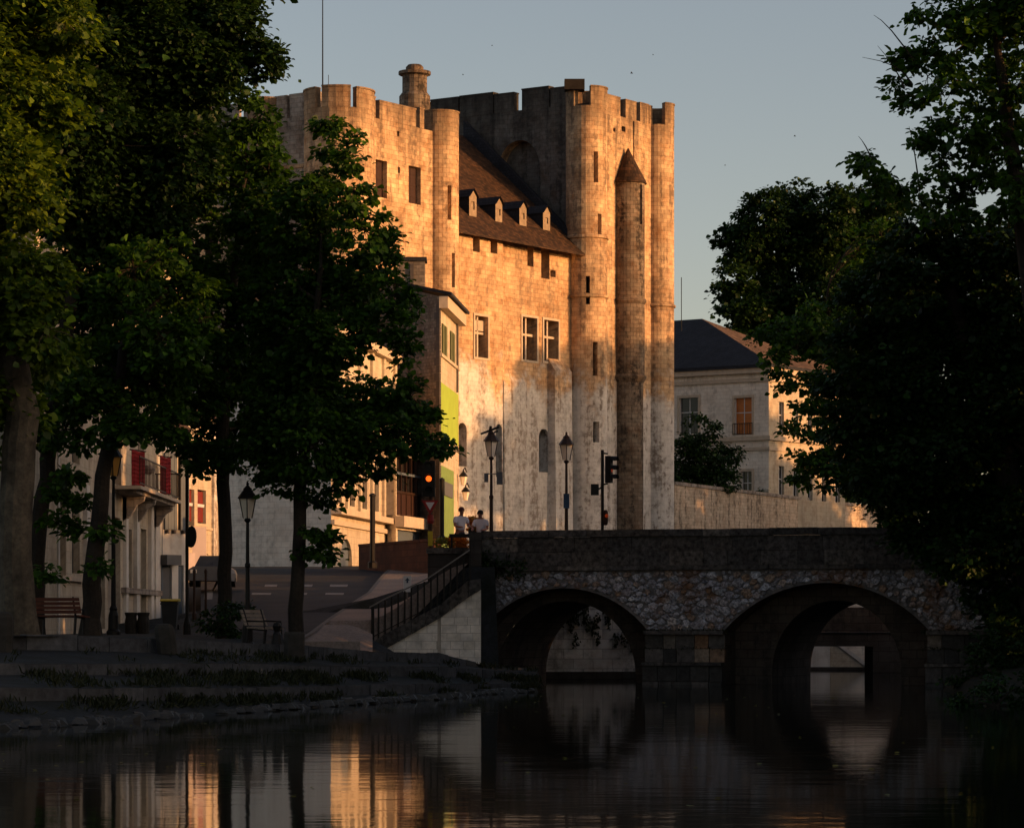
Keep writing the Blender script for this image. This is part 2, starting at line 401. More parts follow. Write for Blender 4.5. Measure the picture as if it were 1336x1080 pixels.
QP = [-260, -100, 100, 300, 400, 480, 570, 628, 700]
QY = dict(D=[50, 54, 58, 65.5, 70, 74, 78, 83.5, 87], A=[64, 68, 70, 75, 78, 82, 86, 92, 95])
QL = dict(A_top=[827, 827, 829, 838, 842, 850, 852, 867, 873], A_bot=[846, 846, 848, 854, 858, 862, 864, 870, 876],
          B_top=[866, 866, 866, 866, 868, 869, 870, 873, 878], B_bot=[880, 880, 880, 881, 881, 881, 882, 884, 886],
          C_top=[898, 898, 898, 897, 896, 893, 892, 892, 891], C_bot=[913, 913, 913, 911, 909, 905, 902, 899, 896])
def qpt(line, i):
    fr = {'A': 1., 'B': .62, 'C': .27}[line[0]]
    Y = QY['D'][i] + (QY['A'][i] - QY['D'][i]) * fr
    return P(QP[i], QL[line][i], Y)
def qline(line):
    pts = [qpt(line, i) for i in range(len(QP))]
    z = pts[0].z
    pre = [V((-60, -60, z)), V((-34, 0, z)), V((-24, 35, z))]
    off = {'A': 0, 'B': 3, 'C': 6}[line[0]]
    return [p + V((off * .8, 0, 0)) for p in pre] + pts
def qwater():
    pts = [V((PX(p, y), y, -.06)) for p, y in zip(QP, QY['D'])]
    return [V((-52, -60, -.06)), V((-27, 0, -.06)), V((-17, 33, -.06))] + pts
XA = [(p.y, p.x) for p in qline('A_top')] + [(98, -.55), (107.6, 2.0), (109.4, 6.6), (118, 8.2), (132, 9.5), (138.9, 10.2)]
ROADZ = [(-100, 1.62), (70, 1.62), (78, 1.45), (88, 1.55), (95, 1.78), (107, 2.3), (120, 2.95), (131, 3.54), (143, 4.25), (152, 4.7), (165, 5.05), (300, 5.2), (900, 5.4)]
def land_h(x, y):
    if y > 140: return interp(y, ROADZ)
    z = interp(y, ROADZ)
    zA = interp(y, [(p.y, p.z) for p in qline('A_top')])
    flat = 1.62
    t = sstep(x, PX(215, max(y, 60)), PX(262, max(y, 60))) if y > 80 else 0
    if y > 128: t = 1
    z = flat + (z - flat) * t
    deck = max(z, 3.78 + (y - 100) * .015)
    k = sstep(x, -4.75, -1.3) * (1 if y > 97.85 else 0)
    z = z + (deck - z) * k
    if y < 97.8:                                           # meet the kerb line of the quay
        d = interp(y, XA) - x
        z = zA - .015 + (z - zA + .015) * (sstep(d, 0, 4.) if y < 80 else sstep(d, 2.2 + (y - 80) * .06, 4.2 + (y - 80) * .12))
    return z
mb = MB()
rows = [-60, -20, 20, 50, 60, 66, 70, 74, 78, 81, 84, 87, 90, 92.5, 95, 97.5, 97.7, 98, 99.5, 101, 103, 105, 107.5, 109.4, 113, 118, 124, 130, 135, 138.9]
cols = [0, .4, .8, 1.2, 1.7, 2.3, 3, 3.8, 4.6, 5.5, 6.5, 7.5, 8.5, 9.5, 10.5, 11.5, 13, 15, 18, 23, 30, 45, 80, 240]
grid = [[V((interp(y, XA) - c, y, land_h(interp(y, XA) - c, y))) for c in cols] for y in rows]
for i in range(len(rows) - 1):
    for j in range(len(cols) - 1):
        mb.face([grid[i][j], grid[i + 1][j], grid[i + 1][j + 1], grid[i][j + 1]], smooth=True)
last = grid[-1]
r2 = [140, 152, 165, 190, 230, 300, 500, 2500]
xs = [p.x for p in last][::-1] + [14, 20, 30, 60, 200, 1500]
prev = [V((x, 138.9, interp(138.9, ROADZ))) for x in xs]
for y in r2:
    cur = [V((x * (1 if y < 400 else 4), y, interp(y, ROADZ))) for x in xs]
    for j in range(len(xs) - 1): mb.face([prev[j], prev[j + 1], cur[j + 1], cur[j]], smooth=True)
    prev = cur
tag(mb.build('ground', M['gravel']), kind='structure')
# right bank
XR = [(-80, 30), (0, 20), (40, 16.2), (62, 13.6), (78, 12.3), (90, 12.6), (93, 13.4), (104, 14.6), (112, 15.6), (125, 17.5), (138.9, 20)]
mb = MB(); ry = [-80, -30, 0, 20, 40, 52, 62, 70, 78, 84, 90, 93, 97, 104, 112, 125, 138.9]
rc = [(0, -.3), (.5, .25), (1.6, .55), (3.5, .95), (7, 1.7), (12, 2.2), (25, 2.8), (60, 3.6), (300, 4.2)]
prev = None
for y in ry:
    cur = [V((interp(y, XR) + dx + .25 * math.sin(y * 1.3 + dx), y, z + .08 * math.sin(3 * y + dx))) for dx, z in rc]
    if prev:
        for j in range(len(rc) - 1): mb.face([prev[j], prev[j + 1], cur[j + 1], cur[j]], smooth=True)
    prev = cur
tag(mb.build('river_bank', M['earth']), kind='structure')

# quay: sloping treads with three rows of edging blocks
quay = tag(bpy.data.objects.new('quay', None), kind='structure'); C.objects.link(quay); ORIGIN[quay] = V((-8, 66, 0)); quay.location = ORIGIN[quay]
def strip(mb, a, b):
    for i in range(len(a) - 1):
        n = 6
        for k in range(n):
            t0, t1 = k / n, (k + 1) / n
            mb.face([a[i].lerp(a[i + 1], t0), a[i].lerp(a[i + 1], t1), b[i].lerp(b[i + 1], t1), b[i].lerp(b[i + 1], t0)])
mb = MB(); LA, LAb, LB, LBb, LC, LCb = (qline(k) for k in ('A_top', 'A_bot', 'B_top', 'B_bot', 'C_top', 'C_bot'))
strip(mb, LA, LAb); strip(mb, LAb, LB); strip(mb, LB, LBb); strip(mb, LBb, LC); strip(mb, LC, LCb); strip(mb, LCb, qwater())
strip(mb, qwater(), [p + V((1.5, -1.5, -1.2)) for p in qwater()])
o = mb.build('terrace', M['gravel'], quay)
def edging(top, bot, ln, name, proud=.05):
    for i in range(3, len(top) - 1):
        d = top[i + 1] - top[i]; n = max(1, round(d.length / ln)); cuts = [0] + [(k + rnd.uniform(-.18, .18)) / n for k in range(1, n)] + [1]
        for k in range(n):
            a, b = top[i].lerp(top[i + 1], cuts[k]), top[i].lerp(top[i + 1], cuts[k + 1])
            c, e = bot[i].lerp(bot[i + 1], cuts[k]), bot[i].lerp(bot[i + 1], cuts[k + 1])
            t = (b - a).normalized(); out = V((t.y, -t.x, 0)).normalized(); dz = rnd.uniform(-.012, .02); pr = proud + rnd.uniform(-.02, .03)
            a, b, c, e = a + t * .012, b - t * .012, c + t * .012, e - t * .012
            m = MB(); q = [a + UP * dz, b + UP * dz, e + UP * -.05, c + UP * -.05]
            m.prism([x - out * .3 for x in q], out * (.3 + pr))
            m.build(name, M['kerbblock'], quay)
edging(LA, LAb, 1.15, 'kerb_block'); edging(LB, LBb, 1.3, 'kerb_block'); edging(LC, LCb, 1.5, 'kerb_block')

rocks = MB(); qw = qwater()
for _ in range(520):
    i = rnd.randrange(3, len(qw) - 1); p = qw[i].lerp(qw[i + 1], rnd.random()); p = p.lerp(LCb[min(i, len(LCb) - 1)], max(0, rnd.gauss(.08, .1))); s_ = rnd.uniform(.05, .17); p.z = max(-.03, p.z * 0 + .01 + rnd.gauss(0, .02))
    o8 = [V((sx * s_ * rnd.uniform(.6, 1.3), sy * s_ * rnd.uniform(.5, 1.), (0 if sz < 0 else s_ * rnd.uniform(.5, .9)))) for sz in (-1, 1) for sx, sy in ((-1, -1), (1, -1), (1, 1), (-1, 1))]
    q8 = [p + (x if k < 4 else V((x.x * .6, x.y * .6, x.z))) for k, x in enumerate(o8)]
    rocks.face(q8[4:]); 
    for k in range(4): rocks.face([q8[k], q8[(k + 1) % 4], q8[4 + (k + 1) % 4], q8[4 + k]])
rk = rocks.build('shore_stones', m_ground('wet_shore_stone', (.05, .05, .05), (.022, .022, .02), 2., 8, .6, .5), quay); rk['kind'] = 'stuff'

# road, pavement with kerb, markings
EDGE = [(86, 378), (88, 392), (95, 418), (107, 446), (122, 480), (135, 494), (143, 503), (150, 512)]
ROADY = [86, 88, 91, 95, 99, 103, 107, 112, 117, 122, 128, 131, 137, 143, 148, 152, 158, 165]
mb = MB(); prev = None
for y in ROADY:
    xr = PX(interp(y, EDGE), y) if y <= 150 else PX(512, 150) + (y - 150) * .2
    xl = max(PX(262, y), -13.1) if y > 92 else PX(330 + (92 - y) * 7, y)
    xs = [xl + (xr - xl) * k / 14 for k in range(15)]
    if y > 140: xs = [-13] + xs[1:]
    cur = [V((x, y, land_h(x, y) + .02)) for x in xs]
    if prev:
        for j in range(14): mb.face([prev[j], prev[j + 1], cur[j + 1], cur[j]], smooth=True)
    prev = cur
road = tag(mb.build('road', M['asphalt'], loc=(-8, 120, 3)), kind='structure')
mb = MB(); prev = None
for y in [84, 86, 88, 91, 95, 97.7, 98, 99, 101, 103, 105, 107, 112, 117, 122, 128, 131, 137, 143, 150]:
    xl = PX(interp(y, EDGE), y) + .01; xr = {84: PX(470, 84), 86: PX(482, 86), 88: PX(486, 88), 91: PX(486, 91), 95: PX(486, 95), 97.7: PX(486, 97)}.get(y, -1.4 if y < 107 else PX(640, y))
    n = 10; cur = [V((xl + (xr - xl) * k / n, y, land_h(xl + (xr - xl) * k / n, y) + .025 + .105 * sstep(y, 84, 93))) for k in range(n + 1)]
    low = cur[0] - UP * .14
    if prev:
        for j in range(n): mb.face([prev[0][j], prev[0][j + 1], cur[j + 1], cur[j]], smooth=True)
        mb.face([prev[1], low, cur[0], prev[0][0]], m=1)
    prev = (cur, low)
mb.face([p for p in [V((PX(interp(84, EDGE), 84), 84, 1.2)), V((PX(470, 84), 84, 1.2)), V((PX(470, 84), 84, 1.45)), V((PX(interp(84, EDGE), 84), 84, 1.45))]])
tag(mb.build('pavement', [M['path'], M['path']]), kind='structure')
def kerb_line():
    m = MB(); pts = []
    for y in [88, 91, 95, 99, 103, 107, 112, 117, 122, 128, 135, 143, 150]:
        x = PX(interp(y, EDGE), y); pts.append(V((x, y, land_h(x, y) + .135)))
    for a, b in zip(pts, pts[1:]):
        m.face([a + V((-.02, 0, 0)), a + V((.13, 0, 0)), b + V((.13, 0, 0)), b + V((-.02, 0, 0))])
    return m
tag(kerb_line().build('kerb', m_plain('kerb_stone', (.12, .115, .11), .9)), kind='structure')
def marking(p0, p1, y0, y1):
    m = MB(); q = []
    for px, y in ((p0, y0), (p1, y0), (p1 + 1, y1), (p0 + 1, y1)):
        x = PX(px, y); q.append(V((x, y, land_h(x, y) + .034)))
    m.face(q); m.build('road_marking', M['paint'], road)
for a, b in ((345, 361), (394, 407), (430, 453)): marking(a, b, 130, 132.2)
for a, b in ((328, 353), (392, 400), (424, 448)): marking(a, b, 122.2, 124)
marking(266, 277, 118, 126)

# ------------------------------------------------------------------ stone bridge
ca, sa = math.cos(R(20)), math.sin(R(20))
BA = V((-1.0, 100, 0)); BU = V((ca, -sa, 0)); BV = V((sa, ca, 0))
def bp(s, vb, z): p = BA + BU * s + BV * vb; return V((p.x, p.y, z))
def BS(px, vb=0):
    k = (px - CX) / FPX; o = BA + BV * vb
    return (k * o.y - o.x) / (BU.x - k * BU.y)
bridge = thing('stone_bridge', bp(7, 3, 0), 'old dark stone bridge with two low arches and rubble face over the river', 'bridge')
A1 = (2.83, 2.86, 1.70, 3.09); A2 = (11.52, 3.31, 1.70, 3.22)         # centre, half span, springing, crown
I1 = (BS(738, 1.3), 2.40, .28, 2.68); I2 = (BS(1091, 1.3), 2.10, .40, 2.68)
def arch_z(s, arch):
    c, h, z0, z1 = arch
    if abs(s - c) >= h: return None
    rise = z1 - z0
    if rise >= h * .95: return z0 + rise * math.sqrt(max(0, 1 - ((s - c) / h) ** 2))
    Rr = (h * h + rise * rise) / (2 * rise)
    return z1 - Rr + math.sqrt(Rr * Rr - (s - c) ** 2)
def under(s, arches, base):
    for a in arches:
        z = arch_z(s, a)
        if z is not None: return z
    return base
S0, S1, TOPZ = -.02, 21.0, 3.65
def svals(arches, n=22):
    s = {S0, S1}
    for c, h, _, _ in arches:
        for k in range(n + 1): s.add(max(S0, c - h * math.cos(math.pi * k / n)))
    return sorted(s)
def arched_wall(mb, arches, vb, base, top, flip=False):
    sv = svals(arches)
    for a, b in zip(sv, sv[1:]):
        mid = (a + b) / 2
        za, zb = (under(a + 1e-5, arches, base), under(b - 1e-5, arches, base))
        if under(mid, arches, None) is not None:
            za = za if under(a + 1e-5, arches, None) else arches[0][2]; 
        mb.face([bp(a, vb, za), bp(b, vb, zb), bp(b, vb, top), bp(a, vb, top)])
def soffit(mb, arch, v0, v1, base=None):
    c, h, z0, z1 = arch; n = 24; pts = []
    if base is not None: pts.append((c - h, base))
    pts += [(c - h * math.cos(math.pi * k / n), (arch_z(c - h * math.cos(math.pi * k / n) * .99999, arch) or z0)) for k in range(n + 1)]
    if base is not None: pts.append((c + h, base))
    L = 0
    for (a, za), (b, zb) in zip(pts, pts[1:]):
        d = math.hypot(b - a, zb - za)
        if b < S0: L += d; continue
        mb.face([bp(a, v0, za), bp(b, v0, zb), bp(b, v1, zb), bp(a, v1, za)], [(v0, L), (v0, L + d), (v1, L + d), (v1, L)]); L += d
m = MB(); arched_wall(m, [A1, A2], 0, 1.70, TOPZ); m.build('spandrel', M['mortar'], bridge)
m = MB(); soffit(m, A1, 0, 1.3); soffit(m, A2, 0, 1.3)
arched_wall(m, [I1, I2], 1.3, -.6, TOPZ); soffit(m, I1, 1.3, 6.2, -.6); soffit(m, I2, 1.3, 6.2, -.6)
arched_wall(m, [I1, I2], 6.2, -.6, TOPZ)
m.build('vault', M['vault'], bridge)
m = MB(); m.face([bp(S0, 0, TOPZ + .1), bp(S1, 0, TOPZ + .1), bp(S1, 6.2, TOPZ + .1), bp(S0, 6.2, TOPZ + .1)]); m.build('deck', M['asphalt'], bridge)
def bblock(name, s0, s1, z0, z1, v0, v1, mat, jz=0):
    mm = MB(); mm.box(bp(s0, v0, z0 + jz), BU * (s1 - s0), BV * (v1 - v0), UP * (z1 - z0)); return mm.build(name, mat, bridge)
def cutrow(s0, s1, ln, jit=.2):
    n = max(1, round((s1 - s0) / ln)); return [s0] + [s0 + (k + rnd.uniform(-jit, jit)) * (s1 - s0) / n for k in range(1, n)] + [s1]
for c in (cutrow(.02, S1, 1.25),):
    for a, b in zip(c, c[1:]): bblock('coping_block', a + .008, b - .008, 4.73, 4.95, -.10 + rnd.uniform(-.012, .012), .42, M['blackblock'], rnd.uniform(-.012, .012))
for z0, z1 in ((3.80, 4.25), (4.262, 4.722)):
    c = cutrow(.02, S1, 1.05)
    for a, b in zip(c, c[1:]): bblock('parapet_block', a + .007, b - .007, z0, z1, -.02 + rnd.uniform(-.012, .012), .34, M['blackblock'])
c = cutrow(.02, S1, 1.4)
for a, b in zip(c, c[1:]): bblock('cornice_block', a + .006, b - .006, 3.652, 3.792, -.16 + rnd.uniform(-.015, .015), .36, M['blackblock'])
m = MB(); m.box(bp(0, .02, 3.75), BU * S1, BV * .28, UP * .97); m.build('parapet_core', M['bridge'], bridge)
m = MB(); m.box(bp(0, 5.9, 3.75), BU * S1, BV * .3, UP * 1.1); m.build('far_parapet', M['bridge'], bridge)
# piers under the springing
for s0, s1 in ((A1[0] + A1[1] - .06, A2[0] - A2[1] + .06), (A2[0] + A2[1] - .06, 20.8)):
    m = MB(); m.box(bp(s0 + .05, -.04, -.6), BU * (s1 - s0 - .1), BV * 1.36, UP * 2.28); m.build('pier_core', M['bridge'], bridge)
    c = cutrow(s0, s1, .8)
    for a, b in zip(c, c[1:]): bblock('ledge_block', a + .006, b - .006, 1.60, 1.72, -.34 + rnd.uniform(-.02, .02), .1, M['blackblock'])
    for z0, z1, pr in ((1.15, 1.59, -.10), (.72, 1.14, -.14), (-.5, .10, -.46), (.115, .60, -.40)):
        c = cutrow(s0, s1, .55)
        for a, b in zip(c, c[1:]): bblock('pier_block', a + .01, b - .01, z0, z1, pr + rnd.uniform(-.025, .025), 0, M['pierblock'])
    c = cutrow(s0, s1, .9)
    for a, b in zip(c, c[1:]): bblock('ledge_block', a + .006, b - .006, .612, .71, -.52 + rnd.uniform(-.02, .02), .1, M['blackblock'])
# rubble stones of the face
def stone_mesh(k):
    r = random.Random(100 + k); n = r.choice((5, 6, 7)); mm = MB(); o = []; i = []
    for q in range(n):
        a = q * 2 * math.pi / n + r.uniform(-.2, .2); rad = .5 * r.uniform(.72, 1.18)
        o.append(V((math.cos(a) * rad, 0, math.sin(a) * rad))); i.append(V((math.cos(a) * rad * .78, -.22 + r.uniform(-.12, .12), math.sin(a) * rad * .78)))
    ctr = V((0, -.27, 0))
    for q in range(n):
        q2 = (q + 1) % n
        mm.face([o[q], o[q2], i[q2], i[q]][::-1]); mm.face([i[q], i[q2], ctr][::-1])
    return mm
SM = [stone_mesh(k) for k in range(8)]; SME = [s.mesh('stone', M['rubble']) for s in SM]
cand = []
def fits(cs, cz, r_):
    if cz + r_ * .8 > 3.65 or cz - r_ * .7 < 1.73: return False
    for a in (A1, A2):
        for ds in (-r_, 0, r_):
            az = arch_z(cs + ds, a)
            if az is not None and cz - r_ * .75 < az + .02: return False
    return True
cells = {}
for size, tries in ((.17, 500), (.13, 3500), (.10, 8000), (.07, 14000)):
    for _ in range(tries):
        cs, cz, r_ = rnd.uniform(.05, 20.6), rnd.uniform(1.75, 3.62), size * rnd.uniform(.85, 1.12)
        if not fits(cs, cz, r_): continue
        ix, iz = int(cs / .4), int(cz / .4)
        if any((cs - x) ** 2 + ((cz - z_) * 1.2) ** 2 < ((r_ + q_) * .84) ** 2 for dx in (-1, 0, 1) for dz in (-1, 0, 1) for x, z_, q_ in cells.get((ix + dx, iz + dz), ())): continue
        cells.setdefault((ix, iz), []).append((cs, cz, r_)); cand.append((cs, cz, r_ * rnd.uniform(1.9, 2.4), r_ * rnd.uniform(1.55, 1.9)))
rest = MB()
cand.sort(key=lambda c: -c[2] * c[3] if c[0] < 17.2 else 0)
yaw = math.atan2(BU.y, BU.x)
for q, (cs, cz, wd, hh) in enumerate(cand):
    k = rnd.randrange(8); tilt = rnd.uniform(-.3, .3)
    mat = Matrix.Translation(bp(cs, .015, cz)) @ Matrix.Rotation(yaw, 4, 'Z') @ Matrix.Rotation(tilt, 4, 'Y') @ Matrix.Diagonal((wd * 1.12, rnd.uniform(.18, .42), hh * 1.15, 1))
    if q < 300:
        o = bpy.data.objects.new('stone', SME[k]); C.objects.link(o); o.parent = bridge
        o.matrix_local = Matrix.Translation(-ORIGIN[bridge]) @ mat
    else:
        for f in SM[k].f: rest.face([mat @ SM[k].v[i] for i in f])
ro = rest.build('small_stones', m_ground('small_rubble', (.33, .335, .37), (.23, .20, .20), 2.2, 9, .6), bridge); ro['kind'] = 'stuff'; add_rust(ro.data.materials[0])
# moss and hanging weeds on the ledges
def leaf_sheet(name, mat, parent, pts, size, hang=0., loc=None, wr=.36):
    n = len(pts); c = np.array([tuple(p) for p in pts]); d = nrg.normal(size=(n, 3)); d[:, 2] -= hang; d /= np.linalg.norm(d, axis=1)[:, None]
    e = np.cross(d, nrg.normal(size=(n, 3))); e /= np.linalg.norm(e, axis=1)[:, None]
    s = size * nrg.uniform(.6, 1.3, n)[:, None]
    return leaf_object(name, mat, parent, c, d, e, s, loc, wr)
def leaf_object(name, mat, parent, c, d, e, s, loc=None, wr=.36):
    n = len(c); nn = np.cross(d, e)
    v = np.empty((n, 6, 3))
    v[:, 0] = c; v[:, 1] = c + d * s * .38 + e * s * wr + nn * s * .10; v[:, 2] = c + d * s * .75 + e * s * wr * .7 + nn * s * .06
    v[:, 3] = c + d * s - nn * s * .08; v[:, 4] = c + d * s * .75 - e * s * wr * .7 + nn * s * .06; v[:, 5] = c + d * s * .38 - e * s * wr + nn * s * .10
    base = np.array(loc if loc is not None else (ORIGIN[parent] if parent else (0, 0, 0)))
    me = bpy.data.meshes.new(name); me.vertices.add(n * 6); me.vertices.foreach_set('co', (v - base).ravel())
    idx = (np.arange(n)[:, None] * 6 + np.array([0, 1, 2, 3, 0, 3, 4, 5])[None]).ravel()
    me.loops.add(n * 8); me.loops.foreach_set('vertex_index', idx); me.polygons.add(n * 2)
    me.polygons.foreach_set('loop_start', np.arange(n * 2) * 4); me.polygons.foreach_set('loop_total', np.full(n * 2, 4))
    at = me.attributes.new('tint', 'FLOAT', 'FACE'); at.data.foreach_set('value', np.repeat(nrg.beta(1., 2.9, n), 2))  # few leaves bright, most dark: foliage highlights put into the leaf colour
    me.materials.append(mat); me.update(calc_edges=True)
    o = bpy.data.objects.new(name, me); C.objects.link(o)
    if parent: o.parent = parent; o.location = V(base) - ORIGIN[parent]
    else: o.location = V(base)
    ORIGIN[o] = V(base); o['kind'] = 'stuff'
    return o
pts = []
for _ in range(1500):
    s = rnd.uniform(5.5, 8.4) if rnd.random() < .45 else rnd.uniform(14.6, 19)
    z = 1.73 if rnd.random() < .85 else 1.2; pts.append(bp(s, -.2 if z > 1.7 else -.15, z + rnd.uniform(-.08, .02)))
leaf_sheet('moss', M['weed'], bridge, pts, .06, .6)
pts = [bp(rnd.uniform(.0, 1.6), -.16, rnd.uniform(3.5, 4.0) + rnd.gauss(0, .1)) for _ in range(500)] + [bp(rnd.gauss(.15, .12), -.12, rnd.uniform(3.3, 4.3)) for _ in range(300)]
leaf_sheet('wall_weeds', M['leaf_dark'], bridge, pts, .09, .4)

# ------------------------------------------------------------------ stair wall with pale blocks, coping and iron railing
WY = 97.6
def wz(py): return PZ(py, WY)
swall = thing('stair_wall', (PX(565, WY), WY, .6), 'pale block wall under the sloping stair at the left end of the bridge', 'wall')
xa, xb, xm = PX(497, WY), PX(627.5, WY), PX(573, WY)
za, zb = wz(849), wz(769)
zl, zr = wz(851), wz(866)
sl_ = (zb - za) / (xb - xa)
m = MB(); m.prism([(xa, WY + .03, .3), (xb, WY + .03, .3), (xb, WY + .03, zb), (xa, WY + .03, za)], (0, .5, 0)); m.build('wall_core', M['walljoint'], swall)
z = .35; row = 0
while z < zb:
    x = xa - rnd.uniform(0, .3)
    while x < xb:
        wd = rnd.uniform(.34, .52); x1 = min(x + wd, xb)
        lo = zl - .1 if x1 <= xm else zr - .5
        for (p, q) in (((x, min(x1, xm - .05)), True) if x < xm - .05 else ((x, x), False), ((max(x, xm + .05), x1), True) if x1 > xm + .05 else ((x, x), False)):
            a, b = p
            if not q or b - a < .05: continue
            poly = [(a + .006, z + .006), (b - .006, z + .006), (b - .006, z + .252), (a + .006, z + .252)]
            poly = clip_poly(poly, -sl_, 1, za - sl_ * xa)
            poly = clip_poly(poly, -1, 0, -xa)
            if len(poly) < 3: continue
            mm = MB(); y0 = WY - rnd.uniform(0, .012) - (.02 if a >= xm else 0)
            mm.prism([V((u, y0, v_)) for u, v_ in poly], (0, .08, 0)); mm.build('wall_block', M['wallblock'], swall)
        x = x1
    z += .258; row += 1
# coping stones on the slope
ctop = [(486, 838), (500, 828), (574, 789), (611, 757), (627.5, 755)]
cbot = [(486, 858), (500, 848), (574, 806), (611, 779), (627.5, 769)]
for i in range(len(ctop) - 1):
    n = (1, 4, 3, 1)[i]
    for k in range(n):
        f = lambda tab, t: (tab[i][0] + (tab[i + 1][0] - tab[i][0]) * t, tab[i][1] + (tab[i + 1][1] - tab[i][1]) * t)
        q = []
        for tab, t in ((cbot, k / n), (cbot, (k + 1) / n), (ctop, (k + 1) / n), (ctop, k / n)):
            px, py = f(tab, t); q.append(V((PX(px, WY), WY - .12 - rnd.uniform(0, .01), wz(py))))
        q[0].x += .006; q[3].x += .006; q[1].x -= .006; q[2].x -= .006
        mm = MB(); mm.prism(q, (0, .6, 0)); mm.build('coping_stone', M['blackblock'], swall)
m = MB(); m.box((PX(482, WY), WY - .2, .6), (PX(496, WY) - PX(482, WY), 0, 0), (0, .7, 0), (0, 0, wz(838) - .6)); m.build('newel_block', M['blackblock'], swall)
rail = thing('stair_railing', (PX(550, WY), WY + .15, wz(800)), 'dark iron railing climbing beside the stair to the bridge', 'railing')
rt = [(482, 793), (500, 783), (557, 756), (613, 718)]
def railz(px): return wz(interp(px, rt))
def copz(px): return wz(interp(px, ctop))
m = MB()
for (p, a), (q, b) in zip(rt, rt[1:]):
    d = P(q, b, WY + .15) - P(p, a, WY + .15); m.box(P(p, a, WY + .12), d, (0, .06, 0), (0, 0, .05))
m.build('handrail', M['steel'], rail)
m = MB()
for (p, a), (q, b) in zip(rt, rt[1:]):
    pa, pb = V((PX(p, WY), WY + .13, copz(max(p, 487)) + .1)), V((PX(q, WY), WY + .13, copz(q) + .1)); m.box(pa, pb - pa, (0, .03, 0), (0, 0, .03))
m.build('lower_rail', M['iron'], rail)
for k in range(16):
    px = 484 + k * 8.55; m = MB(); zc, zt = copz(max(px, 487)) - .02, railz(px) - .005
    w_ = .10 if k in (0,) else .055
    m.box((PX(px, WY), WY + .12, zc - (.3 if k == 0 else 0)), (w_, 0, 0), (0, .05, 0), (0, 0, zt - zc + (.3 if k == 0 else 0))); m.build('baluster', M['iron'], rail)
# end block of the parapet and approach wall behind the stair
ew = thing('approach_parapet', (PX(593, 100.4), 100.4, 2.), 'black stone parapet block behind the top of the stair railing', 'wall')
m = MB(); m.box((PX(558, 100.4), 100.4, 1.5), (PX(627, 100.4) - PX(558, 100.4), 0, 0), (0, .4, 0), (0, 0, PZ(722, 100.4) - 1.5)); m.build('wall_body', M['bridge'], ew)
xs = [PX(p, 100.4) for p in (556, 580, 604, 628)]
for a, b in zip(xs, xs[1:]):
    m = MB(); m.box((a + .005, 100.33, PZ(722, 100.4) + .002), (b - a - .01, 0, 0), (0, .54, 0), (0, 0, .18)); m.build('coping_block', M['blackblock'], ew)
m = MB(); m.box((PX(612, 99.2), 99.2, 2.0), (PX(628, 99.2) - PX(612, 99.2), 0, 0), (0, 1.0, 0), (0, 0, PZ(694, 99.2) - 2.0)); m.build('end_pillar', M['bridge'], ew)
bw = thing('low_brown_wall', (PX(515, 150), 150, 4.6), 'low brown wall along the far kerb beyond the road', 'wall')
a, b = P(468, 738, 150), P(566, 738, 140)
d = V((b.x - a.x, b.y - a.y, 0)); nrm = V((-d.y, d.x, 0)).normalized() * .35
m = MB(); m.box((a.x, a.y, 4), d, nrm, (0, 0, PZ(711, 147) - 4)); m.build('wall_body', M['brownwall'], bw)
for k in range(6):
    m = MB(); m.box(V((a.x, a.y, PZ(711, 147) + .002)) + d * (k / 6 + .002) - nrm * .1, d * (1 / 6 - .004), nrm * 1.2, (0, 0, .12)); m.build('coping_stone', M['brownwall'], bw)

# ------------------------------------------------------------------ beyond the arches
em = thing('embankment_wall', (4, 109, 0), 'grey stone embankment wall with hanging weeds seen through the left arch', 'wall')
m = MB(); m.box((0.6, 108.2, -.6), (6.6, .9, 0), (-.1, .6, 0), (0, 0, 4.6)); m.build('wall_body', m_ashlar('embankment_stone', (.70, .69, .68), .7, .35, .6, .3, (.1, .1, .09), .6, 1., None, .4, .2), em)
m = MB(); m.box((0.6, 107.7, -.6), (6.6, .9, 0), (-.05, .5, 0), (0, 0, .85)); m.build('footing', M['bridge'], em)
pts = []
for _ in range(46):
    x = rnd.uniform(1.4, 6.); z0 = rnd.choice((3.0, 2.5, 2.3, 1.6)) + rnd.gauss(0, .15)
    for _ in range(40): pts.append(V((x + rnd.gauss(0, .05), 108.2 + (x - .6) * .136 - .06 - rnd.random() * .06, z0 - rnd.random() * .55)))
leaf_sheet('hanging_weeds', M['weed'], em, pts, .10, 2.)
bm = thing('concrete_footbridge', (12, 122, 0), 'dark flat concrete span low over the water seen through the right arch', 'bridge')
m = MB(); m.box((PX(1000, 122), 122, PZ(843, 122)), (11, 1.0, 0), (0, 4, 0), (0, 0, .55)); m.build('beam', M['bridge'], bm)
m = MB(); m.box((PX(1000, 121.9), 121.9, PZ(843, 122) + .56), (11, 1.0, 0), (0, .3, 0), (0, 0, 1.0)); m.build('parapet', M['vault'], bm)
m = MB(); m.box((PX(1140, 122), 122.2, -.6), (5, .4, 0), (0, 3, 0), (0, 0, PZ(843, 122) + .6)); m.build('abutment', M['bridge'], bm)
fs = thing('landing_stair', (PX(1100, 118), 118, 0), 'pale wall and sloping stair beside the water seen through the right arch', 'stair')
Yf = 130
m = MB(); m.box((PX(1050, Yf), Yf, -.3), (PX(1083, Yf) - PX(1050, Yf), 0, 0), (0, .5, 0), (0, 0, 3.3)); m.build('pillar', M['white'], fs)
q = [P(1083, 879, Yf), P(1134, 877, Yf), P(1134, 872, Yf), P(1096, 843, Yf), P(1085, 834, Yf), P(1083, 834, Yf)]
m = MB(); m.prism([p + V((.02, .05, 0)) for p in q], (0, .5, 0)); m.build('stair_side', M['cream'], fs)
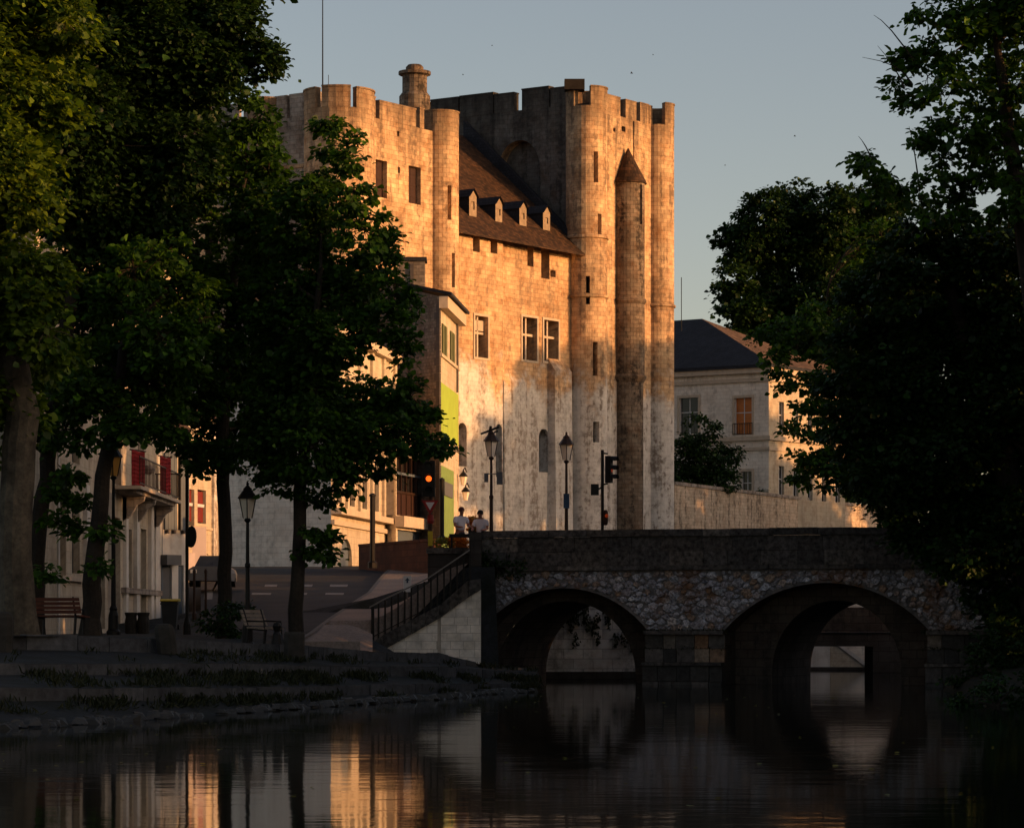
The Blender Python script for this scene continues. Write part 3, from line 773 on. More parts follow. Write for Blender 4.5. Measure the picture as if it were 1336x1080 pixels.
m = MB(); q = [P(1134, 873, Yf), P(1088, 838, Yf), P(1090, 834, Yf), P(1137, 869, Yf)]; m.prism(q, (0, .7, 0)); m.build('handrail_coping', M['white'], fs)
m = MB(); m.box((PX(1045, Yf - .5), Yf - .5, -.3), (PX(1135, Yf) - PX(1045, Yf), 0, 0), (0, .5, 0), (0, 0, .42)); m.build('plinth', M['bridge'], fs)
fb = thing('far_quay_wall', (PX(1150, 134), 134, 0), 'grey quay wall under the flat concrete span beyond the right arch', 'wall')
m = MB(); m.box((PX(1040, 134), 134, -.5), (9, 0, 0), (0, .5, 0), (0, 0, 4.8)); m.build('wall_body', M['grey_stone'], fb)

# ------------------------------------------------------------------ the keep: two towers with round turrets and a roofed range between
KD = V((.56, .8285, 0)); KW = V((-.8285, .56, 0)); KO = V((-9.065, 193, 0)); KN = -KW       # along the sunlit front, into the building
def kp(u, v, z): p = KO + KD * u + KW * v; return V((p.x, p.y, z))
def KU(px, v=0):
    k = (px - CX) / FPX; o = KO + KW * v; return (k * o.y - o.x) / (KD.x - k * KD.y)
def KZ(px, py, v=0): u = KU(px, v); return PZ(py, kp(u, v, 0).y)
KG = 3.5
keep = thing('castle_keep', kp(17, 5, KG), 'massive sunlit limestone castle keep with two battlemented towers above the bridge', 'castle')
def front_f(v): return flat_f(kp(0, v, 0), KD, KN)
def side_f(u, sgn=-1): return flat_f(kp(u, 0, 0), KW, KD * sgn)
def part(mb, name, mat, parent=keep): return mb.build(name, mat, parent)
def opening(parent, f, h, depth, style, name='window'):
    """window in an opening h=(a0,a1,z0,z1) of sheet f"""
    a0, a1, z0, z1 = h
    m = MB(); m.face([f(a0, z0, depth), f(a1, z0, depth), f(a1, z1, depth), f(a0, z1, depth)])
    if style == 'void': return m.build(name, M['void'], parent)
    if style == 'shutter':
        o = m.build(name, M['void'], parent)
        n = 2
        for k in range(n):
            s = MB(); x0 = a0 + (a1 - a0) * k / n + .01; x1 = a0 + (a1 - a0) * (k + 1) / n - .01
            p, q, r_ = f(x0, z0 + .02, depth * .5), f(x1, z0 + .02, depth * .5), f(x0, z0 + .02, depth * .5 + .05)
            s.box(p, q - p, r_ - p, UP * (z1 - z0 - .04))
            for zz in (.2, .5, .8):
                b = f(x0, z0 + (z1 - z0) * zz, depth * .5 - .03); s.box(b, f(x1, z0 + (z1 - z0) * zz, depth * .5 - .03) - b, r_ - p, UP * .07)
            s.build('shutter', M['shutter_brown'], o)
        return o
    fr = MB(); mat = M['frame_stone'] if style in ('cross', 'cross_blocked') else M['signwhite']
    w_ = .16 if style.startswith('cross') else .07; dd = depth * (.32 if style.startswith('cross') else .9)
    def bar(x0, x1, y0, y1):
        p, q, r_ = f(x0, y0, dd), f(x1, y0, dd), f(x0, y0, dd + .08); fr.box(p, q - p, r_ - p, UP * (y1 - y0))
    mid = (a0 + a1) / 2; zt = z0 + (z1 - z0) * .6
    bar(mid - w_ / 2, mid + w_ / 2, z0, z1); bar(a0, mid - w_ / 2, zt - w_ / 2, zt + w_ / 2); bar(mid + w_ / 2, a1, zt - w_ / 2, zt + w_ / 2)
    if not style.startswith('cross'):
        bar(a0, a0 + w_, z0, z1); bar(a1 - w_, a1, z0, z1)
    if style == 'cross_blocked': bar(a0, a1, zt + w_, z1 - .25)
    o = fr.build(name, mat, parent); g = m.build('pane', M['glass'], o); return o
def merlon(base_f, a0, a1, z0, z1, th, mat, parent=keep, cap=.05):
    m = MB(); n = 1 if True else 1
    p = [base_f(a0, z0, -.02), base_f(a1, z0, -.02), base_f(a1, z0, th), base_f(a0, z0, th)]
    zt = z1 + rnd.uniform(-.13, .08)
    m.prism(p, UP * (zt - z0))
    q = [base_f(a0 - .03, zt + .002, -cap), base_f(a1 + .03, zt + .002, -cap), base_f(a1 + .03, zt + .002, th + .03), base_f(a0 - .03, zt + .002, th + .03)]
    m.prism(q, UP * .10)
    return part(m, 'merlon', mat, parent)
def turret(c_u, c_v, rad, z1, mat, slits=(), rings=(), merl=(), crenel=1.1, batter=0, z0=None):
    c = kp(c_u, c_v, 0); m = MB(); f = arc_f(c, rad); z0 = KG if z0 is None else z0
    hs = []
    for px, py0, py1, wd in slits:                     # angle of the pixel column on the cylinder
        k = (px - CX) / FPX * c.y - c.x; t = max(-.98, min(.98, k / rad)); ang = -math.acos(t) if True else 0
        Yh = c.y + math.sin(ang) * rad
        hs.append((ang * rad - wd / 2, ang * rad + wd / 2, PZ(py1, Yh), PZ(py0, Yh)))
    panel(m, f, (-math.pi * rad, math.pi * rad), (z0, z1), hs, .6, step=2 * math.pi * rad / 28)
    ring = [f(-math.pi * rad + 2 * math.pi * rad * k / 28, z1, 0) for k in range(28)]
    m.face(ring)
    if batter:
        m.lathe(c, [(rad + batter, z0), (rad + .02, z0 + 7)], 28)
    o = part(m, 'turret', mat)
    for h in hs: opening(o, f, h, .59, 'void', 'arrow_slit')
    for z in rings:
        m = MB(); m.lathe(c, [(rad - .05, z), (rad + .12, z + .06), (rad + .12, z + .2), (rad - .05, z + .3)], 28); m.build('string_course', mat, o)
    for a0, a1, dz in merl:                            # merlons on the rim, degrees (0 = +x, -90 = towards the viewer)
        mm = MB(); n = max(2, int(abs(a1 - a0) / 12)); zt = z1 + crenel + dz
        for k in range(n):
            t0, t1 = R(a0 + (a1 - a0) * k / n) * rad, R(a0 + (a1 - a0) * (k + 1) / n) * rad
            mm.prism([f(t0, z1 - .05, -.02), f(t1, z1 - .05, -.02), f(t1, z1 - .05, .45), f(t0, z1 - .05, .45)], UP * (zt - z1 + .05))
            mm.prism([f(t0, zt + .002, -.07), f(t1, zt + .002, -.07), f(t1, zt + .002, .48), f(t0, zt + .002, .48)], UP * .1)
        mm.build('merlon', mat, o)
    return o
# --- left (lower) tower
KL = M['keep_left']
LT_U0, LT_U1, LT_D = -2.2, 8.2, 14.
zw, zm = 33.9, 35.1
f0 = front_f(0)
hl = [(KU(490), KU(505), 28.95, 31.3), (KU(533), KU(549), 28.95, 31.35), (KU(479.5), KU(484), KZ(482, 274), KZ(482, 175)),
      (KU(518), KU(521), KZ(519, 178), KZ(519, 171)), (KU(519), KU(522), KZ(520, 226), KZ(520, 218))]
m = MB(); panel(m, f0, (LT_U0, LT_U1), (KG, zw), hl, .7)
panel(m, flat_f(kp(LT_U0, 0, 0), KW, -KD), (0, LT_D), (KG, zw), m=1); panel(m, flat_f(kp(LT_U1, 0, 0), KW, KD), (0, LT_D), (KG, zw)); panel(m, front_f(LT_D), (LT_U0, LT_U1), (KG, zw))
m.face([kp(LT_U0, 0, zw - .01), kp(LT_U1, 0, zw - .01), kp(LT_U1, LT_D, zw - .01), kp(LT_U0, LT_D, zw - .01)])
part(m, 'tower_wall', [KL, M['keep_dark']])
for i, h in enumerate(hl): opening(keep, f0, h, .69, 'shutter' if i < 2 else 'void', 'window' if i < 2 else 'arrow_slit')
fl = flat_f(kp(LT_U0, 0, 0), KW, -KD)
for p0, p1 in ((486, 489.5), (495, 542.5), (547.5, 553)): merlon(f0, KU(p0), KU(p1), zw - .02, zm, .5, KL)
v = 2.3
for wd, gp in ((2.2, .25), (1.6, .7), (1.2, .6), (2.0, .3), (1.9, .6)):
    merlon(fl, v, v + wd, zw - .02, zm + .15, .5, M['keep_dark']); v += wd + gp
m = MB(); o_ = kp(LT_U0 - .12, 0, zw - 3.2); m.box(o_, KW * LT_D, KD * .2, UP * .22); part(m, 'string_course', KL)
for v in (6.6, 13.6): turret(LT_U0, v, 1.0 if v < 10 else 2.0, zw, KL, merl=[(100, 330, .2)])
turret(-2.2, .6, 2.2, zw, KL, merl=[(-205, -128, .1), (-116, -68, .15), (-58, 12, .1)])
turret(8.2, .3, 1.25, zw + .55, KL, slits=[(587, 242, 287, .3), (592, 330, 375, .3)], merl=[(-180, 180, 0)], crenel=.75)
# round chimney turret and roof mast behind the battlements
c = kp(9.0, 9.5, 0); c = P(541, 140, 208); c.z = 0
zc = lambda py: PZ(py, 208)
m = MB(); m.lathe(c, [(.84, 33.5), (.84, zc(100)), (1.1, zc(98)), (1.1, zc(94)), (.6, zc(93.5)), (.6, zc(88)), (.45, zc(85))], 16, smooth=False); m.lathe(c, [(1.05, 33.4), (1.05, zc(126)), (.85, zc(121))], 16, smooth=False); ch = part(m, 'chimney_turret', M['keep_stained'])
mast = thing('roof_mast', P(421, 122, 192), 'tall thin flag mast on the left tower of the keep', 'mast')
a = P(421, 122, 192); m = MB(); m.tube([V((a.x, a.y, 33.6)), V((a.x, a.y, 41.9))], [.05, .03], 6); m.build('pole', M['iron'], mast)
m = MB(); b = P(428.5, 118, 192); m.tube([V((b.x, b.y, 34)), V((b.x, b.y, PZ(98, 192)))], .02, 5); m.tube([V((a.x, a.y, 34.2)), V((b.x, b.y, 34.2))], .02, 5); m.build('rod', M['iron'], mast)
# --- range between the towers
KM = M['keep_mid']; ZE = 28.1
v1, v2 = .15, .65
fA, fB = front_f(v1), front_f(v2)
uA0, uA1, uB1 = KU(590, v1), KU(656, v1), 26.
hA = [(KU(617, v1), KU(626, v1), KZ(621, 328), KZ(621, 304)), (KU(640, v1), KU(649, v1), KZ(645, 330), KZ(645, 306)),
      (KU(619, v1), KU(636, v1), KZ(627, 466), KZ(627, 412)), (KU(597.5, v1), KU(609, v1), KZ(603, 608), KZ(603, 551)),
      (KU(647, v1), KU(655, v1), KZ(651, 622), KZ(651, 553))]
hB = [(KU(688, v2), KU(696, v2), KZ(692, 345), KZ(692, 320)), (KU(706, v2), KU(717, v2), KZ(711, 361), KZ(711, 316)),
      (KU(718, v2), KU(725, v2), KZ(721, 359), KZ(721, 350)), (KU(681, v2), KU(700, v2), KZ(690, 468), KZ(690, 412)),
      (KU(709, v2), KU(728, v2), KZ(718, 470), KZ(718, 416)), (KU(703, v2), KU(716, v2), KZ(710, 615), KZ(710, 558))]
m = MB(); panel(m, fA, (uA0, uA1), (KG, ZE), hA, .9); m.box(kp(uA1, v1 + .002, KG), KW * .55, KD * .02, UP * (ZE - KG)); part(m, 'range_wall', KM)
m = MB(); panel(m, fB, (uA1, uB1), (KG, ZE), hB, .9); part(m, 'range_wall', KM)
for f, hs in ((fA, hA), (fB, hB)):
    for h in hs:
        big = (h[3] - h[2]) > 2.4 and (h[1] - h[0]) > 1.2
        low = h[2] < 16
        st = ('cross_blocked' if f is fA else 'cross') if big and not low else 'void'
        opening(keep, f, h, .89, st)
        if big and not low:                            # moulded surround
            m = MB(); e = .16
            for (x0, x1, y0, y1) in ((h[0] - e, h[0] - .003, h[2] - e, h[3] + e), (h[1] + .003, h[1] + e, h[2] - e, h[3] + e), (h[0], h[1], h[3] + .003, h[3] + e), (h[0], h[1], h[2] - e, h[2] - .003)):
                p = f(x0, y0, -.07); m.box(p, f(x1, y0, -.07) - p, KW * .09, UP * (y1 - y0))
            part(m, 'window_surround', M['frame_stone'])
        if low:                                        # round head over the tall lancets
            m = MB(); n = 8; c_, hw = (h[0] + h[1]) / 2, (h[1] - h[0]) / 2
            for s in (-1, 1):
                for k in range(n):
                    t0, t1 = math.pi / 2 * k / n, math.pi / 2 * (k + 1) / n
                    q = [(c_ + s * hw * math.cos(t0), h[3] - hw + hw * math.sin(t0)), (c_ + s * hw * math.cos(t1), h[3] - hw + hw * math.sin(t1)), (c_ + s * hw, h[3] - hw + hw * math.sin(t1)), (c_ + s * hw, h[3] - hw + hw * math.sin(t0))]
                    m.prism([f(x, y, .001) for x, y in q], KW * .2)
            part(m, 'window_head', KM)
# stepped buttress at the foot of the range
u0, u1 = KU(724, .05), KU(746, .05)
m = MB(); m.prism([kp(u0, .66, KG), kp(u0, -.1, KG), kp(u0, .05, KZ(720, 482)), kp(u0, .66, KZ(720, 466))], KD * (u1 - u0)); part(m, 'buttress', M['keep_mid'])
u0, u1 = KU(660, .2), KU(690, .2)
m = MB(); m.prism([kp(u0, .66, KG), kp(u0, .25, KG), kp(u0, .35, KZ(675, 500)), kp(u0, .66, KZ(675, 482))], KD * (u1 - u0)); part(m, 'buttress', M['keep_mid'])
# roof and dormers
vr, zr_ = 9.9, 36.8; RS = (zr_ - ZE) / vr
u0, u1 = 8.0, 24.6
def rp(u, v): return kp(u, v, ZE + v * RS)
m = MB(); n = kp(0, 0, 0)
L = math.hypot(vr + .6, (vr + .6) * RS)
m.face([rp(u0, -.5), rp(u1 + .05, -.5), rp(u1 + .05, vr), rp(u0, vr)], [(u0, 0), (u1, 0), (u1, L), (u0, L)])
m.face([rp(u0, -.5) - UP * .14, rp(u1 + .05, -.5) - UP * .14, rp(u1 + .05, vr) - UP * .14, rp(u0, vr) - UP * .14])
m.face([rp(u0, -.5) - UP * .14, rp(u1 + .05, -.5) - UP * .14, rp(u1 + .05, -.5), rp(u0, -.5)]); m.face([rp(u1 + .05, -.5), rp(u1 + .05, vr), rp(u1 + .05, vr) - UP * .14, rp(u1 + .05, -.5) - UP * .14])
m.face([rp(u0, vr), rp(u1, vr), kp(u1, 2 * vr, ZE), kp(u0, 2 * vr, ZE)], [(u0, 0), (u1, 0), (u1, L), (u0, L)])
roof = part(m, 'roof', M['tile'])
m = MB()                                               # dark band along the verge, standing in for the shadow beside the right tower
g0 = 24.62
m.prism([kp(g0, -.2, ZE - .3), kp(g0, vr, ZE - .3), kp(g0, vr, zr_ + 1.1), kp(g0, -.1, ZE + .35)], KD * .5); part(m, 'verge_shade_band', M['slate'])
for uc in (13.3, 16.3, 19.35, 22.3):
    vf = 1.2 + rnd.uniform(-.08, .08); zb_ = ZE + vf * RS; hw = .42 + rnd.uniform(-.04, .05); hh = 1.3 + rnd.uniform(-.12, .12); vb_ = vf + hh / RS
    d = MB()
    for s in (-1, 1):
        d.face([kp(uc + s * hw, vf, zb_), kp(uc + s * hw, vf, zb_ + hh), kp(uc + s * hw, vb_, zb_ + hh)])
    dm = d.build('dormer', M['slate'], keep)
    m = MB(); fD = front_f(vf); panel(m, fD, (uc - hw, uc + hw), (zb_ - .1, zb_ + hh), [(uc - .2, uc + .2, zb_ + .45, zb_ + hh - .35)], .10); m.face([fD(uc - hw, zb_ + hh, 0), fD(uc + hw, zb_ + hh, 0), kp(uc, vf, zb_ + hh + .45)]); m.build('dormer_front', M['dormer'], dm)
    m = MB()
    for s in (-1, 1):
        e = kp(uc + s * (hw + .12), vf - .15, zb_ + hh - .08); t = kp(uc, vf - .15, zb_ + hh + .5)
        vt = vf + (hh + .5) / RS; ve = vf + (hh - .08) / RS
        m.face([e, t, kp(uc, vt, zb_ + hh + .5), kp(uc + s * (hw + .12), ve, zb_ + hh - .08)])
    m.build('dormer_roof', M['slate'], dm)
    m = MB(); m.face([fD(uc - .2, zb_ + .45, .09), fD(uc + .2, zb_ + .45, .09), fD(uc + .2, zb_ + hh - .35, .09), fD(uc - .2, zb_ + hh - .35, .09)]); m.build('pane', M['dormer'], dm)
# --- right (taller) tower
KR = M['keep']; RT_U0, RT_U1, RT_D = 25.8, 35.3, 18.
zw, zm = 38.0, 39.3
fR = front_f(0); fS = flat_f(kp(RT_U0, 0, 0), KW, -KD)
hr = [(KU(811), KU(816), KZ(813, 172), KZ(813, 165)), (KU(800), KU(803), KZ(801, 172), KZ(801, 167))]
m = MB(); panel(m, fR, (RT_U0, RT_U1), (KG, zw), hr, .4)
# pointed relieving arch recess in the side face
def kv(px):                                            # distance along the side face seen in pixel column px
    k = (px - CX) / FPX; o = kp(RT_U0, 0, 0); return (k * o.y - o.x) / (KW.x - k * KW.y)
va, vb_ = kv(705), kv(649); zs, zt_ = PZ(232, 219), PZ(187, 219); N = 14
def pa(t):                                             # pointed outline
    if t <= .5: x = t * 2; return va + (vb_ - va) / 2 * (1 - math.cos(x * math.pi / 2) ) * 1.0, zs + (zt_ - zs) * math.sin(x * math.pi / 2) ** .9
    x = (1 - t) * 2; return vb_ - (vb_ - va) / 2 * (1 - math.cos(x * math.pi / 2)), zs + (zt_ - zs) * math.sin(x * math.pi / 2) ** .9
ol = [pa(k / (2 * N)) for k in range(2 * N + 1)]
zdeck = 28.
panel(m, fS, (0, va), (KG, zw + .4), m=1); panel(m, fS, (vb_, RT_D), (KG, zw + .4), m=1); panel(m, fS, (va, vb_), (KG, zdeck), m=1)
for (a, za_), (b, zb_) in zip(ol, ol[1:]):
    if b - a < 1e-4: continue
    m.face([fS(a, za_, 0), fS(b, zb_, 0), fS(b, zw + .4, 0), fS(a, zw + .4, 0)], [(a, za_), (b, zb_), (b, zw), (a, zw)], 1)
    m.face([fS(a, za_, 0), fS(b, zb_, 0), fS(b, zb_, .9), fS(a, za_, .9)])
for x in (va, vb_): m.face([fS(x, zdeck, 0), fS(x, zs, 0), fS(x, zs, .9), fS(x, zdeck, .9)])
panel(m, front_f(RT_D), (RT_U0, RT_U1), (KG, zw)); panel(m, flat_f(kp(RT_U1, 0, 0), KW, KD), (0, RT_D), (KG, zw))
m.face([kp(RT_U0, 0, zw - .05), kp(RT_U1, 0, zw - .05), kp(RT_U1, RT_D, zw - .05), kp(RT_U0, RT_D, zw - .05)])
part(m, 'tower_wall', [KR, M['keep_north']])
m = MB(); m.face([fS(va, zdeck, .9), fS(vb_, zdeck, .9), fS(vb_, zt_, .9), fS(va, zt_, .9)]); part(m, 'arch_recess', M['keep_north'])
for h in hr: opening(keep, fR, h, .39, 'void', 'arrow_slit')
for p0, p1 in ((718.5, 740), (681, 716), (645, 670.5), (600, 643.5), (562, 598)):
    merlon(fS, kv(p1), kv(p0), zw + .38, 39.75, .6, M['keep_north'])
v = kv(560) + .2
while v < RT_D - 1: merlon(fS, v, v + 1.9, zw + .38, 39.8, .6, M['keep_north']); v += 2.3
for p0, p1 in ((791.5, 809), (816, 830), (835, 846)): merlon(fR, KU(p0), KU(p1), zw - .02, zm, .6, KR)
t3 = turret(25.8, .2, 1.45, zw, KR, slits=[(777, 198, 238, .34), (782, 279, 306, .34), (766.5, 360, 397, .3), (776, 446, 490, .36), (777.5, 550, 577, .5)],
       rings=(KZ(765, 313), KZ(765, 390)), merl=[(-190, -128, .0), (-80, 5, .1), (40, 130, .1)], crenel=1.2)
m = MB(); c = kp(25.8, .2, 0); m.lathe(c, [(1.52, 39.15), (1.6, 39.3), (1.6, 39.95), (1.45, 40.05)], 24)
m = MB(); a_ = kp(25.8, .2, 0)
cx = PX(750, 213.2); m.box((cx - .72, 213.05, 39.1), (1.4, .0, 0), (0, 1.2, 0), (0, 0, .72)); m.build('raised_merlon', M['lichen'], keep)
turret(35.3, .2, 1.22, zw, KR, rings=(KZ(858, 402),), merl=[(-200, -120, .05), (-66, 30, .25), (60, 130, .1)], crenel=1.25)
# bartizan-like stair turret with a stone spire, stained black
c = kp(30.5, -.3, 0); m = MB(); fT = arc_f(c, 1.18); zt1 = PZ(237, 217)
k = (836 - CX) / FPX * c.y - c.x; ang = -math.acos(min(.97, k / 1.18)); hsl = (ang * 1.18 - .12, ang * 1.18 + .12, PZ(292, 217), PZ(240, 217))
panel(m, fT, (-math.pi * 1.18, math.pi * 1.18), (PZ(492, 217), zt1), [hsl], .25, step=.26)
st = part(m, 'stair_turret', M['keep_stained']); opening(st, fT, hsl, .24, 'void', 'arrow_slit')
m = MB(); m.lathe(c, [(1.34, zt1 - .02), (1.30, zt1 + .12), (.02, PZ(190, 217))], 24); m.build('spire', M['tile'], st)
for py in (392, 492):
    m = MB(); z = PZ(py, 217); m.lathe(c, [(1.1, z - .35), (1.3, z), (1.3, z + .14), (1.15, z + .26)], 24); m.build('string_course', M['keep_stained'], st)
m = MB(); panel(m, arc_f(c, 1.08), (-math.pi * 1.08, math.pi * 1.08), (KG, PZ(492, 217)), [], .2, step=.26); m.build('turret_foot', M['keep_stained'], st)
# buttress strip beside the stair turret and inner pier
for p0, p1, pr in ((827.5, 842, .10), (790, 799, .2)):
    m = MB(); u0, u1 = KU(p0, -pr), KU(p1, -pr); m.box(kp(u0, -pr, KG), KD * (u1 - u0), KW * (pr + .05), UP * (zw - .12 - KG)); part(m, 'buttress', KR)
# wall lanterns, bracket and sign boards on the keep
for px, py, i in ((604.5, 617, 0), (607.5, 637, 1)):
    c = P(px, py, 190); lt = thing('wall_lantern', c, ('upper' if i == 0 else 'lower') + ' of two small dark lanterns at the foot of the keep', 'lantern', 'wall lanterns on the keep')
    m = MB(); m.lathe(c + V((0, 0, -.75)), [(.12, 0), (.22, .5), (.24, .52)], 6, smooth=False); m.build('lamp_glass', M['lampglass'], lt)
    m = MB(); m.lathe(c + V((0, 0, -.22)), [(.30, 0), (.12, .25), (.05, .3), (.04, .42)], 6, smooth=False); m.tube([c + V((0, 0, .2)), c + V((.1, .3, .35)), c + V((.2, .9, .1))], .04, 5); m.build('lamp_top', M['iron'], lt)

# ------------------------------------------------------------------ mansion right of the keep
HO = P(1003, 640, 245); HO.z = 0; HD = V((-.8285, .56, 0)); HN = V((-.56, -.8285, 0))       # front runs left and away from the near right corner
HE, HW_ = PZ(478, 247), 24.
def hpx(px): k = (px - CX) / FPX; return (k * HO.y - HO.x) / (HD.x - k * HD.y)
mansion = thing('mansion', V((HO.x, HO.y, 5)), 'stone mansion with slate hipped roof half hidden by trees right of the keep', 'house')
fH = flat_f(HO, HD, HN); fHs = flat_f(HO, -HN, -HD)
def hz(px, py): return PZ(py, fH(hpx(px), 0, 0).y)
hw = [(hpx(981), hpx(958), hz(970, 567), hz(970, 519)), (hpx(911), hpx(886), hz(900, 566), hz(900, 519)), (hpx(981), hpx(967), hz(974, 652), hz(974, 615))]
m = MB(); panel(m, fH, (0, HW_), (5, HE - .3), hw, .25); m.build('front_wall', M['grey_stone'], mansion)
m = MB(); hs_ = [(1.6 + k * 2.4, 2.5 + k * 2.4, z0, z0 + 2.6) for k in range(5) for z0 in (hz(970, 566), hz(970, 640) - .6)]
panel(m, fHs, (0, 13), (5, HE - .3), hs_, .25); m.build('side_wall', M['cream'], mansion)
for h in hs_: opening(mansion, fHs, h, .24, 'sash')
for i, h in enumerate(hw):
    o = opening(mansion, fH, h, .24, 'sash')
    if i == 0:
        [c for c in o.children][0].data.materials[0] = M['glass_lit']
    m = MB(); e = .18
    for (x0, x1, y0, y1) in ((h[0] - e, h[0] - .003, h[2], h[3]), (h[1] + .003, h[1] + e, h[2], h[3]), (h[0] - e, h[1] + e, h[3] + .003, h[3] + .22)):
        p = fH(x0, y0, -.06); m.box(p, fH(x1, y0, -.06) - p, -HN * .08, UP * (y1 - y0))
    m.build('window_surround', M['frame_stone'], mansion)
h = hw[0]; bal = MB()
p = fH(h[0] - .1, h[2] + .02, -.12); bal.box(p, fH(h[1] + .1, 0, -.12) - fH(h[0] - .1, 0, -.12), -HN * .03, UP * .06)
p2 = p + UP * .85; bal.box(p2, fH(h[1] + .1, 0, -.12) - fH(h[0] - .1, 0, -.12), -HN * .03, UP * .06)
bo = bal.build('window_balcony', M['iron'], mansion)
for k in range(9):
    m = MB(); a = h[0] - .1 + (h[1] - h[0] + .2) * k / 8; q = fH(a, h[2] + .08, -.115); m.box(q, HD * .035, -HN * .02, UP * .79); m.build('baluster', M['iron'], bo)
for py, hh, pr in ((572, .35, .22), (586, .25, .12), (496, .3, .15), (484, .42, .4)):
    z = PZ(py, 246); m = MB(); p = HO + HN * pr - HD * pr * .0; p.z = z - hh / 2
    m.box(p, HD * HW_, -HN * (pr + .03), UP * hh); q = HO + HN * pr - HD * pr; q.z = z - hh / 2; m.box(q, HD * (pr - .003), -HN * 13, UP * hh); m.build('cornice', M['frame_stone'], mansion)
m = MB(); pr = .55
e0, e1, e2, e3 = (HO + HN * pr - HD * pr, HO + HN * pr + HD * (HW_ + pr), HO - HN * (13 + pr) + HD * (HW_ + pr), HO - HN * (13 + pr) - HD * pr)
for e in (e0, e1, e2, e3): e.z = HE
zr2 = PZ(408, 251); r0 = HO - HN * 6.5 + HD * 10.; r1 = HO - HN * 6.5 + HD * (HW_ - 9); r0.z = r1.z = zr2
for q in ([e0, e1, r1, r0], [e3, e0, r0], [e2, e3, r0, r1], [e1, e2, r1]): m.face(q, m=1 if len(q) == 3 else 0)  # end slopes get paler tiles: the sunlit tan is put into the colour
m.box(e0 - UP * .25, e1 - e0, e3 - e0, UP * .24)
m.build('roof', [M['slate'], M['tile_pale']], mansion)
m = MB(); a = P(889, 408, 251); m.tube([V((a.x, a.y, zr2 - 1.5)), V((a.x, a.y, PZ(362, 251)))], .035, 5); m.build('antenna', M['iron'], mansion)

# long terrace wall right of the keep
tw = thing('terrace_wall', P(1010, 690, 245), 'long tan stone terrace wall with dark drips between keep and trees', 'wall')
q0, q1 = P(880, 628, 226), P(1175, 664, 272)
d = V((q1.x - q0.x, q1.y - q0.y, 0)); nn = V((-d.y, d.x, 0)).normalized() * .6
m = MB(); m.prism([V((q0.x, q0.y, 3)), V((q1.x, q1.y, 3)), V((q1.x, q1.y, q1.z - .25)), V((q0.x, q0.y, q0.z - .25))], nn); m.build('wall_body', m_ashlar('terrace_stone', (.60, .49, .37), .5, .26, .7, .25, (.07, .055, .04), .75, 1.3, None, .3, .12), tw)
m = MB(); o = nn * -.15
m.prism([V((q0.x, q0.y, q0.z - .245)) + o, V((q1.x, q1.y, q1.z - .245)) + o, q1 + o, q0 + o], nn * 1.3); m.build('coping', M['keep_dark'], tw)

# ------------------------------------------------------------------ houses on the left
def house_front(name, parent, mat, p0, p1, z0, z1, holes, depth=.22, styles='sash'):
    """p0 -> p1 in plan (left to right as seen), openings in (fraction0, fraction1, za, zb)"""
    d = V((p1[0] - p0[0], p1[1] - p0[1], 0)); L = d.length; d.normalize(); n = V((d.y, -d.x, 0))
    f = flat_f(V((p0[0], p0[1], 0)), d, n); hs = [(a * L, b * L, c, e) for a, b, c, e in holes]
    m = MB(); panel(m, f, (0, L), (z0, z1), hs, depth); m.build(name, mat, parent)
    for i, h in enumerate(hs):
        st_ = styles if isinstance(styles, str) else styles[i]
        opening(parent, f, h, depth - .01, st_)
    return f, L, d, n
def slab(parent, name, f, a0, a1, z0, z1, out, mat, inn=.02):
    m = MB(); p = f(a0, z0, -out); m.box(p, f(a1, z0, -out) - p, f(a0, z0, inn) - p, UP * (z1 - z0)); return m.build(name, mat, parent)
def block_sides(parent, name, mat, pts, z0, z1):
    m = MB()
    for a, b in zip(pts, pts[1:]): m.face([(a[0], a[1], z0), (b[0], b[1], z0), (b[0], b[1], z1), (a[0], a[1], z1)])
    m.face([(p[0], p[1], z1) for p in pts]); return m.build(name, mat, parent)
# lime house against the keep
lh = thing('lime_house', (-5.5, 186, 5), 'tall narrow house with lime painted street front and grey gable before the keep', 'house')
a = (PX(574, 180), 180); b = (PX(598, 190.7), 190.7); ze = PZ(387, 180)
f, L, d, n = house_front('street_front', lh, M['cream'], a, b, 4, ze, [(.08, .36, PZ(465, 182), PZ(424, 182)), (.52, .78, PZ(470, 186), PZ(432, 186))], styles='void')
for x0, x1, y0, y1, Yc in ((.10, .20, 465, 424, 182), (.24, .34, 465, 424, 182), (.54, .63, 470, 432, 186), (.67, .76, 470, 432, 186)):
    slab(lh, 'shutter', f, x0 * L, x1 * L, PZ(y0, Yc), PZ(y1, Yc), .06, M['shutter_green'])
slab(lh, 'painted_panel', f, .02 * L, .96 * L, PZ(574, 184), PZ(505, 184), .05, M['lime'])
slab(lh, 'green_panel', f, .02 * L, .7 * L, 4.2, PZ(611, 184), .05, M['green'])
slab(lh, 'sign_board', f, .15 * L, .6 * L, PZ(648, 184), PZ(630, 184), .12, M['greydoor'])
slab(lh, 'string_course', f, 0, L, PZ(472, 184), PZ(468, 184), .12, M['frame_stone'])
mp_ = MB(); pp_ = f(.86 * L, 0, -.1); mp_.tube([V((pp_.x, pp_.y, PZ(510, 188))), V((pp_.x, pp_.y, ze - .7))], .07, 6); mp_.build('downpipe', M['quoin'], lh)
slab(lh, 'cornice', f, -.3, L, ze - .7, ze, .5, M['frame_stone'])
gl = [a, (PX(498, 186), 186), (PX(498, 186) - 1, 200), (PX(598, 199), 199), b]
m = MB(); pts = [a, gl[1]]
ztl = PZ(368, 186)
